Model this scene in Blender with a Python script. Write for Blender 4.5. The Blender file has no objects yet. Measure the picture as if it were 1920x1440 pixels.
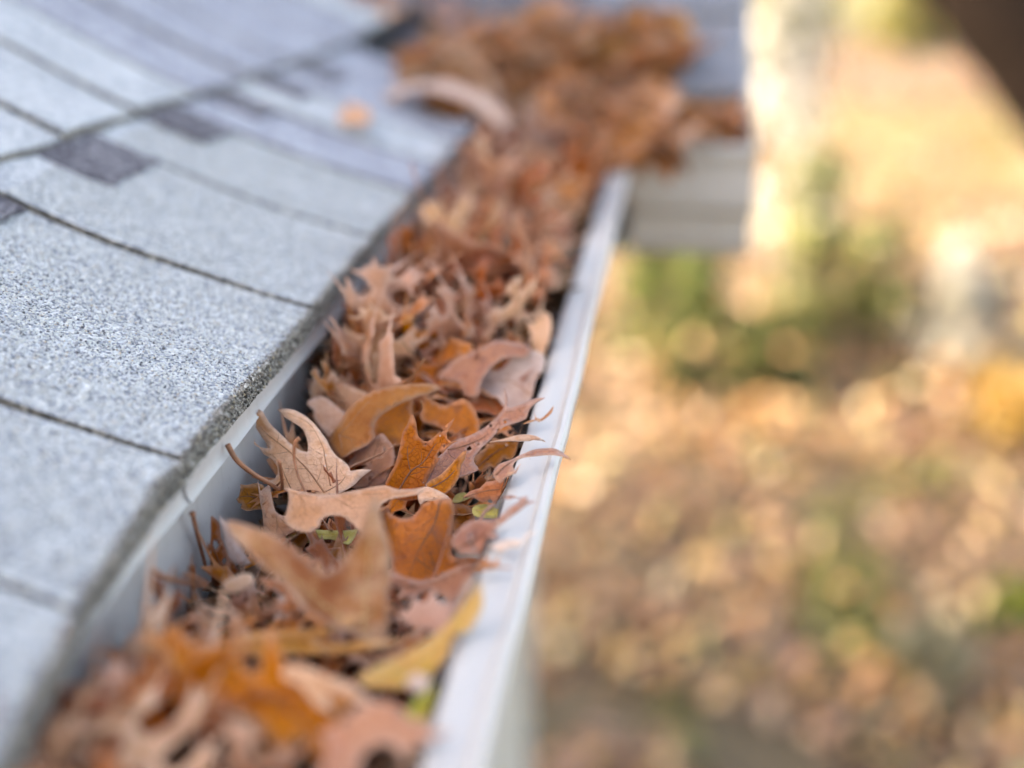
import bpy, bmesh, math, random
import numpy as np
from mathutils import Vector, Matrix, noise
from mathutils.geometry import delaunay_2d_cdt

SC = bpy.context.scene
COL = SC.collection
# ---------------------------------------------------------------- camera
cam = bpy.data.cameras.new('camera')
cam.sensor_width = 36.0
cam.lens = 36.0 * 2500 / 1920
cam.clip_start = 0.01
cam.clip_end = 400.0
cam.dof.use_dof = True
cam.dof.focus_distance = 0.504
cam.dof.aperture_fstop = 46.875 / 18.3
cam.dof.aperture_blades = 0
co = bpy.data.objects.new('camera', cam)
COL.objects.link(co)
FW = Vector((-.12525, .92065, -.37010)).normalized()
RT = Vector((.99087, .1348, 0.)).normalized()
UP = RT.cross(FW).normalized()
co.matrix_world = Matrix(((RT.x, UP.x, -FW.x, .1702), (RT.y, UP.y, -FW.y, -.4606), (RT.z, UP.z, -FW.z, .2125), (0, 0, 0, 1)))
SC.camera = co
# ---------------------------------------------------------------- sky, sun, exposure
SUN_AZ, SUN_EL = math.radians(-104), math.radians(31)      # azimuth clockwise from +Y
w = bpy.data.worlds.new('World'); SC.world = w; w.use_nodes = True
nt = w.node_tree
sky = nt.nodes.new('ShaderNodeTexSky'); sky.sky_type = 'NISHITA'; sky.sun_disc = False
sky.sun_elevation = SUN_EL; sky.sun_rotation = SUN_AZ
sky.air_density = 1.0; sky.dust_density = 3.0; sky.ozone_density = 0.6
bg = nt.nodes['Background']; bg.inputs['Strength'].default_value = 0.15
nt.links.new(sky.outputs[0], bg.inputs['Color'])
sl = bpy.data.lights.new('sun', 'SUN'); sl.energy = 2.9; sl.angle = math.radians(0.53); sl.color = (1, .92, .82)
so = bpy.data.objects.new('sun', sl); COL.objects.link(so)
sd = Vector((math.sin(SUN_AZ) * math.cos(SUN_EL), math.cos(SUN_AZ) * math.cos(SUN_EL), math.sin(SUN_EL)))
so.rotation_euler = sd.to_track_quat('Z', 'Y').to_euler(); so.location = (-6, 8, 12)
SC.view_settings.view_transform = 'Standard'; SC.view_settings.look = 'None'
SC.view_settings.gamma = 1.0; SC.view_settings.use_curve_mapping = False
SC.view_settings.exposure = 2.5
SC.view_settings.use_white_balance = True
SC.view_settings.white_balance_temperature = 8600
SC.view_settings.white_balance_tint = 12
SC.render.engine = 'CYCLES'
SC.cycles.use_denoising = True
SC.cycles.max_bounces = 5; SC.cycles.diffuse_bounces = 3; SC.cycles.glossy_bounces = 2; SC.cycles.transmission_bounces = 3
SC.cycles.adaptive_threshold = 0.03
SC.cycles.caustics_reflective = False; SC.cycles.caustics_refractive = False
SC.cycles.sample_clamp_indirect = 8.0

# ---------------------------------------------------------------- helpers
def link(o, parent=None):
    COL.objects.link(o)
    if parent: o.parent = parent
    return o
def tag(o, label=None, cat=None, group=None, kind=None):
    for k, v in (('label', label), ('category', cat), ('group', group), ('kind', kind)):
        if v: o[k] = v
    return o
def empty(name, loc=(0, 0, 0)):
    o = bpy.data.objects.new(name, None); o.empty_display_size = .02; o.location = loc
    return link(o)
def mesh_obj(name, verts, faces, mat, parent=None, smooth=False):
    me = bpy.data.meshes.new(name); me.from_pydata([tuple(v) for v in verts], [], faces)
    for m in (mat if isinstance(mat, (list, tuple)) else [mat]): me.materials.append(m)
    if smooth: me.shade_smooth()
    me.update()
    return link(bpy.data.objects.new(name, me), parent)
def box(name, lo, hi, mat, parent=None, bevel=0.0):
    bm = bmesh.new()
    bmesh.ops.create_cube(bm, size=1)
    for v in bm.verts:
        v.co = Vector([(lo[i] + hi[i]) / 2 + v.co[i] * (hi[i] - lo[i]) for i in range(3)])
    if bevel: bmesh.ops.bevel(bm, geom=bm.edges[:], offset=bevel, segments=2, affect='EDGES', profile=.6)
    me = bpy.data.meshes.new(name); bm.to_mesh(me); bm.free(); me.materials.append(mat)
    return link(bpy.data.objects.new(name, me), parent)
def tube(pts, radii, sides=6):
    """verts, faces of a tapered tube through 3-D points"""
    pts = [Vector(p) for p in pts]; V = []; Fc = []
    up = Vector((0, 0, 1))
    for i, p in enumerate(pts):
        t = (pts[min(i + 1, len(pts) - 1)] - pts[max(i - 1, 0)]).normalized()
        a = t.cross(up)
        if a.length < 1e-3: a = t.cross(Vector((1, 0, 0)))
        a.normalize(); b = t.cross(a)
        for k in range(sides):
            th = 2 * math.pi * k / sides
            V.append(p + (a * math.cos(th) + b * math.sin(th)) * radii[i])
    n = len(pts)
    for i in range(n - 1):
        for k in range(sides):
            Fc.append((i * sides + k, i * sides + (k + 1) % sides, (i + 1) * sides + (k + 1) % sides, (i + 1) * sides + k))
    Fc.append(tuple(range(sides))[::-1]); Fc.append(tuple((n - 1) * sides + k for k in range(sides)))
    return V, Fc
def crom(pts, per=6):
    """Catmull-Rom through open list of vectors"""
    P = [Vector(p) for p in pts]; out = []
    for i in range(len(P) - 1):
        p0, p1, p2, p3 = P[max(i - 1, 0)], P[i], P[i + 1], P[min(i + 2, len(P) - 1)]
        for k in range(per):
            t = k / per
            out.append(.5 * ((2 * p1) + (p2 - p0) * t + (2 * p0 - 5 * p1 + 4 * p2 - p3) * t * t + (3 * p1 - p0 - 3 * p2 + p3) * t ** 3))
    out.append(P[-1]); return out

# ---------------------------------------------------------------- materials
def new_mat(name):
    m = bpy.data.materials.new(name); m.use_nodes = True
    n = m.node_tree.nodes; l = m.node_tree.links
    return m, n, l, n['Principled BSDF']
def ramp(n, stops, interp='LINEAR'):
    r = n.new('ShaderNodeValToRGB'); r.color_ramp.interpolation = interp
    e = r.color_ramp.elements
    while len(e) > 1: e.remove(e[-1])
    e[0].position = stops[0][0]; e[0].color = (*stops[0][1], 1)
    for p, c in stops[1:]:
        x = e.new(p); x.color = (*c, 1)
    return r
def tex_noise(n, l, vec, scale, detail=4, rough=.55):
    t = n.new('ShaderNodeTexNoise'); t.inputs['Scale'].default_value = scale
    t.inputs['Detail'].default_value = detail; t.inputs['Roughness'].default_value = rough
    if vec is not None: l.new(vec, t.inputs['Vector'])
    return t
def mix(n, l, fac, a, b, mode='MIX'):
    m = n.new('ShaderNodeMix'); m.data_type = 'RGBA'; m.blend_type = mode
    for s, v in (('Factor', fac), ('A', a), ('B', b)):
        i = [q for q in m.inputs if q.name == s and (q.type == 'RGBA' if s != 'Factor' else q.type == 'VALUE')][0]
        if hasattr(v, 'is_output'): l.new(v, i)
        elif s == 'Factor': i.default_value = v
        else: i.default_value = (*v, 1)
    return [q for q in m.outputs if q.type == 'RGBA'][0]
def math_n(n, l, op, a, b=None, c=None):
    m = n.new('ShaderNodeMath'); m.operation = op
    for i, v in enumerate((a, b, c)):
        if v is None: continue
        if hasattr(v, 'is_output'): l.new(v, m.inputs[i])
        else: m.inputs[i].default_value = v
    return m.outputs[0]

def leaf_mat(name, base, alt, blotch, vein, transl=.35, rough=.5, speck=.5):
    m, n, l, p = new_mat(name)
    uv = n.new('ShaderNodeUVMap').outputs[0]
    oi = n.new('ShaderNodeObjectInfo')
    add = n.new('ShaderNodeVectorMath'); add.operation = 'ADD'
    rv = n.new('ShaderNodeCombineXYZ')
    l.new(math_n(n, l, 'MULTIPLY', oi.outputs['Random'], 37.0), rv.inputs[0]); l.new(math_n(n, l, 'MULTIPLY', oi.outputs['Random'], 91.0), rv.inputs[1])
    l.new(uv, add.inputs[0]); l.new(rv.outputs[0], add.inputs[1]); vec = add.outputs[0]
    big = tex_noise(n, l, vec, 5.5, 4, .6)
    c = mix(n, l, ramp_f(n, l, big.outputs[0], .38, .66), base, alt)
    bl = tex_noise(n, l, vec, 13.0, 5, .65)
    c = mix(n, l, math_n(n, l, 'MULTIPLY', ramp_f(n, l, bl.outputs[0], .52, .72), .85), c, blotch)
    # net veins: cells of a voronoi, thin edges
    vo = n.new('ShaderNodeTexVoronoi'); vo.feature = 'DISTANCE_TO_EDGE'; vo.inputs['Scale'].default_value = 52; l.new(vec, vo.inputs['Vector'])
    net = ramp_f(n, l, vo.outputs[0], .07, .0)
    c = mix(n, l, math_n(n, l, 'MULTIPLY', net, .45), c, vein)
    fine = tex_noise(n, l, vec, 90.0, 3, .6)
    c = mix(n, l, math_n(n, l, 'MULTIPLY', ramp_f(n, l, fine.outputs[0], .45, .75), .4), c, blotch)
    # fungus specks
    sp = n.new('ShaderNodeTexVoronoi'); sp.inputs['Scale'].default_value = 17; l.new(vec, sp.inputs['Vector'])
    sk = ramp_f(n, l, sp.outputs['Distance'], .10, .06)
    sepc = n.new('ShaderNodeSeparateColor'); l.new(sp.outputs['Color'], sepc.inputs[0])
    sk = math_n(n, l, 'MULTIPLY', sk, ramp_f(n, l, sepc.outputs[0], 1 - .22 * speck, 1 - .22 * speck + .01))
    c = mix(n, l, sk, c, tuple(min(.8, q * .5 + .35) for q in base))
    at = n.new('ShaderNodeAttribute'); at.attribute_name = 'tip'
    wv = math_n(n, l, 'ADD', at.outputs['Fac'], math_n(n, l, 'MULTIPLY_ADD', bl.outputs[0], 1.2, -.6))
    c = mix(n, l, math_n(n, l, 'MULTIPLY', ramp_f(n, l, wv, .25, .9), .75), c, (.30, .115, .04))
    ar = n.new('ShaderNodeAttribute'); ar.attribute_name = 'rim'
    c = mix(n, l, math_n(n, l, 'MULTIPLY', ar.outputs['Fac'], .38), c, tuple(min(.85, q * .6 + .36) for q in base))
    hs = n.new('ShaderNodeHueSaturation'); l.new(c, hs.inputs['Color'])
    l.new(math_n(n, l, 'MULTIPLY_ADD', oi.outputs['Random'], .022, .483), hs.inputs['Hue'])
    l.new(math_n(n, l, 'MULTIPLY_ADD', oi.outputs['Random'], .35, .83), hs.inputs['Value']); hs.inputs['Saturation'].default_value = 1.12
    c = hs.outputs[0]
    l.new(c, p.inputs['Base Color']); p.inputs['Roughness'].default_value = rough
    p.inputs['Specular IOR Level'].default_value = .32
    bp = n.new('ShaderNodeBump'); bp.inputs['Strength'].default_value = .55; bp.inputs['Distance'].default_value = .0012
    hh = math_n(n, l, 'ADD', math_n(n, l, 'MULTIPLY', net, -.6), bl.outputs[0])
    l.new(hh, bp.inputs['Height']); l.new(bp.outputs[0], p.inputs['Normal'])
    tr = n.new('ShaderNodeBsdfTranslucent')
    warm = mix(n, l, 1.0, c, (1.0, .82, .62), 'MULTIPLY'); l.new(warm, tr.inputs['Color'])
    ms = n.new('ShaderNodeMixShader'); ms.inputs[0].default_value = transl * .72
    l.new(p.outputs[0], ms.inputs[1]); l.new(tr.outputs[0], ms.inputs[2])
    l.new(ms.outputs[0], n['Material Output'].inputs['Surface'])
    return m
def ramp_f(n, l, val, a, b):
    r = n.new('ShaderNodeMapRange'); r.clamp = True
    l.new(val, r.inputs['Value']); r.inputs['From Min'].default_value = a; r.inputs['From Max'].default_value = b
    return r.outputs[0]

LM = dict(
    peach=leaf_mat('leaf_peach', (.80, .52, .38), (.74, .43, .28), (.60, .30, .16), (.58, .30, .20), .32),
    tan=leaf_mat('leaf_tan', (.70, .42, .28), (.62, .33, .18), (.46, .24, .13), (.42, .19, .11), .34),
    copper=leaf_mat('leaf_copper', (.64, .29, .13), (.56, .22, .08), (.38, .15, .07), (.30, .10, .05), .38),
    tanfold=leaf_mat('leaf_tan_mottled', (.46, .22, .08), (.76, .52, .34), (.26, .11, .04), (.50, .28, .14), .34),
    orange=leaf_mat('leaf_orange', (.64, .24, .045), (.56, .18, .03), (.34, .10, .02), (.26, .07, .02), .45),
    vivid=leaf_mat('leaf_vivid_orange', (.64, .24, .05), (.48, .16, .05), (.36, .13, .05), (.42, .13, .03), .38),
    rust=leaf_mat('leaf_rust', (.60, .22, .07), (.48, .17, .07), (.26, .12, .09), (.24, .08, .05), .38),
    mauve=leaf_mat('leaf_mauve', (.54, .28, .18), (.46, .22, .14), (.30, .15, .13), (.22, .10, .10), .30, speck=1.0),
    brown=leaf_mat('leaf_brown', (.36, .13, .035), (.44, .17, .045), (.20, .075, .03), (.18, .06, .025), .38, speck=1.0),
    ochre=leaf_mat('leaf_ochre', (.58, .30, .11), (.50, .22, .07), (.38, .16, .05), (.56, .28, .11), .40),
    yellow=leaf_mat('leaf_yellow', (.68, .44, .19), (.66, .32, .10), (.58, .46, .12), (.70, .50, .2), .38),
    pink=leaf_mat('leaf_pink', (.72, .44, .30), (.64, .33, .18), (.52, .26, .18), (.52, .25, .18), .30),
    bleach=leaf_mat('leaf_bleached', (.74, .58, .51), (.64, .46, .38), (.50, .34, .27), (.52, .36, .30), .30),
    cream=leaf_mat('leaf_cream', (.80, .68, .36), (.74, .58, .28), (.60, .42, .18), (.6, .5, .26), .36),
    lime=leaf_mat('leaf_lime', (.70, .64, .24), (.60, .52, .13), (.48, .40, .07), (.74, .70, .42), .42),
    green=leaf_mat('leaf_green', (.34, .38, .06), (.46, .44, .10), (.48, .28, .04), (.56, .54, .24), .42),
)
def plain_mat(name, col, rough=.5, var=.0, scale=40, metallic=0, bump=0.0, spec=.4):
    m, n, l, p = new_mat(name)
    p.inputs['Roughness'].default_value = rough; p.inputs['Metallic'].default_value = metallic
    p.inputs['Specular IOR Level'].default_value = spec
    tc = n.new('ShaderNodeTexCoord').outputs['Object']
    t = tex_noise(n, l, tc, scale, 5, .6)
    a = tuple(max(0, c * (1 - var)) for c in col); b = tuple(min(1, c * (1 + var)) for c in col)
    l.new(mix(n, l, ramp_f(n, l, t.outputs[0], .3, .7), a, b), p.inputs['Base Color'])
    if bump:
        bp = n.new('ShaderNodeBump'); bp.inputs['Strength'].default_value = bump; bp.inputs['Distance'].default_value = .002
        l.new(t.outputs[0], bp.inputs['Height']); l.new(bp.outputs[0], p.inputs['Normal'])
    return m
M_stalk = plain_mat('leaf_stalk', (.34, .14, .075), .45, .35, 160)
M_vein = plain_mat('leaf_vein', (.36, .15, .07), .5, .3, 160)
M_vein_dark = plain_mat('leaf_vein_dark', (.20, .07, .03), .5, .3, 160)
M_vein_pale = plain_mat('leaf_vein_pale', (.58, .40, .18), .5, .2, 160)

def gutter_mat():
    m, n, l, p = new_mat('gutter_paint')
    tc = n.new('ShaderNodeTexCoord').outputs['Object']
    mp = n.new('ShaderNodeMapping'); mp.inputs['Scale'].default_value = (1, 1, .12); l.new(tc, mp.inputs[0])
    st = tex_noise(n, l, mp.outputs[0], 130, 5, .7)
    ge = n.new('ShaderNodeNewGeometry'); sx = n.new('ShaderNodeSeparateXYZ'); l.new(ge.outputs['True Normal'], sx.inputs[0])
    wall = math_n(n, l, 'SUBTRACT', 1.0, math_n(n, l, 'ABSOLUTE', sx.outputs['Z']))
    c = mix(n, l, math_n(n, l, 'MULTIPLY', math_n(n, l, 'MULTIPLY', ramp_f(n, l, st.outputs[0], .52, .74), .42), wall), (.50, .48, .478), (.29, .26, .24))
    d = tex_noise(n, l, tc, 24, 6, .7)
    c = mix(n, l, math_n(n, l, 'MULTIPLY', ramp_f(n, l, d.outputs[0], .56, .8), .16), c, (.38, .34, .32))
    sp = tex_noise(n, l, tc, 420, 2, .5)
    c = mix(n, l, math_n(n, l, 'MULTIPLY', ramp_f(n, l, sp.outputs[0], .70, .76), .5), c, (.25, .20, .17))
    l.new(c, p.inputs['Base Color'])
    l.new(math_n(n, l, 'MULTIPLY_ADD', d.outputs[0], .3, .28), p.inputs['Roughness'])
    bp = n.new('ShaderNodeBump'); bp.inputs['Strength'].default_value = .06; bp.inputs['Distance'].default_value = .002
    l.new(tex_noise(n, l, tc, 60, 3).outputs[0], bp.inputs['Height']); l.new(bp.outputs[0], p.inputs['Normal'])
    return m
M_gutter = gutter_mat()
def shingle_mat(name, stops, lowcol, dark=1.0):
    m, n, l, p = new_mat(name)
    tc = n.new('ShaderNodeTexCoord').outputs['Object']
    vo = n.new('ShaderNodeTexVoronoi'); vo.inputs['Scale'].default_value = 820; l.new(tc, vo.inputs['Vector'])
    sp = n.new('ShaderNodeSeparateColor'); l.new(vo.outputs['Color'], sp.inputs[0])
    big = tex_noise(n, l, tc, 34, 4, .6)
    f = math_n(n, l, 'MULTIPLY_ADD', big.outputs[0], .55, math_n(n, l, 'MULTIPLY_ADD', sp.outputs[0], .9, -.22))
    r = ramp(n, stops); l.new(f, r.inputs[0])
    l.new(r.outputs[0], p.inputs['Base Color']); p.inputs['Roughness'].default_value = .85
    p.inputs['Specular IOR Level'].default_value = .25
    bp = n.new('ShaderNodeBump'); bp.inputs['Strength'].default_value = .8; bp.inputs['Distance'].default_value = .0009
    l.new(math_n(n, l, 'SUBTRACT', 1.0, vo.outputs['Distance']), bp.inputs['Height']); l.new(bp.outputs[0], p.inputs['Normal'])
    return m
M_sh = shingle_mat('shingle_granules_light', [(.0, (.11, .12, .145)), (.22, (.24, .265, .315)), (.45, (.43, .455, .50)), (.75, (.57, .595, .62)), (1, (.68, .69, .69))], 0)
M_shmid = shingle_mat('shingle_granules_grey', [(.0, (.10, .10, .13)), (.3, (.20, .21, .27)), (.6, (.34, .36, .43)), (1, (.60, .62, .68))], 0)
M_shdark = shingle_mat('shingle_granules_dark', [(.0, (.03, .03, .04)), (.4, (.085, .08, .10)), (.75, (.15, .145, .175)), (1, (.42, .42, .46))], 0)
M_shback = shingle_mat('shingle_granules_slate', [(.0, (.06, .065, .08)), (.3, (.12, .13, .165)), (.6, (.20, .215, .26)), (1, (.36, .38, .43))], 0)
M_edge = shingle_mat('shingle_cut_edge', [(.0, (.03, .027, .025)), (.4, (.10, .09, .08)), (.7, (.21, .19, .17)), (1, (.45, .42, .38))], 0)
def attr_mat(name, rough=.6, spec=.35, transl=0.0):
    m, n, l, p = new_mat(name)
    a = n.new('ShaderNodeAttribute'); a.attribute_name = 'Col'
    t = tex_noise(n, l, n.new('ShaderNodeTexCoord').outputs['Object'], 30, 3)
    c = mix(n, l, math_n(n, l, 'MULTIPLY', t.outputs[0], .35), a.outputs['Color'], (.02, .015, .01))
    l.new(c, p.inputs['Base Color'])
    p.inputs['Roughness'].default_value = rough; p.inputs['Specular IOR Level'].default_value = spec
    if transl:
        tr = n.new('ShaderNodeBsdfTranslucent'); l.new(c, tr.inputs['Color'])
        ms = n.new('ShaderNodeMixShader'); ms.inputs[0].default_value = transl
        l.new(p.outputs[0], ms.inputs[1]); l.new(tr.outputs[0], ms.inputs[2]); l.new(ms.outputs[0], n['Material Output'].inputs['Surface'])
    return m
M_gran = attr_mat('loose_granules', .75, .3)
M_litter = attr_mat('fallen_leaves', .24, .5, .3)
M_fol = attr_mat('shrub_leaves', .28, .5, .35)

# ---------------------------------------------------------------- ground and far setting
GZ = -3.0
def ground_mat():
    m, n, l, p = new_mat('ground')
    tc = n.new('ShaderNodeTexCoord').outputs['Object']
    a = tex_noise(n, l, tc, .8, 6, .6)
    r = ramp(n, [(.30, (.045, .036, .022)), (.45, (.10, .075, .045)), (.56, (.20, .14, .08)), (.72, (.30, .20, .11))]); l.new(a.outputs[0], r.inputs[0])
    b = tex_noise(n, l, tc, 6, 5, .7)
    c = mix(n, l, ramp_f(n, l, b.outputs[0], .42, .7), r.outputs[0], (.07, .055, .03))
    l.new(c, p.inputs['Base Color']); p.inputs['Roughness'].default_value = .9
    bp = n.new('ShaderNodeBump'); bp.inputs['Distance'].default_value = .03; l.new(b.outputs[0], bp.inputs['Height']); l.new(bp.outputs[0], p.inputs['Normal'])
    return m
def sheet(name, poly, z, mat):
    o = mesh_obj(name, [(x, y, z) for x, y in poly], [tuple(range(len(poly)))], mat); tag(o, kind='structure'); return o
sheet('ground', [(-150, -150), (250, -150), (250, 250), (-150, 250)], GZ, ground_mat())
M_lawn = plain_mat('dry_lawn', (.21, .175, .085), .9, .3, 3, bump=.6)
M_drive = plain_mat('driveway_gravel', (.17, .135, .11), .9, .25, 9, bump=.5)
sheet('lawn', [(1.2, 13.2), (9, 13.0), (16, 13.4), (16, 18.5), (6, 18.8), (1.2, 18.2)], GZ + .004, M_lawn)
sheet('driveway', [(-10, 19.2), (30, 19.0), (30, 25.5), (-10, 25.0)], GZ + .004, M_drive)
sheet('far_lawn', [(-30, 26.5), (60, 26.5), (60, 120), (-30, 120)], GZ + .004, plain_mat('far_lawn', (.16, .145, .06), .9, .5, 1.2))

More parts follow.
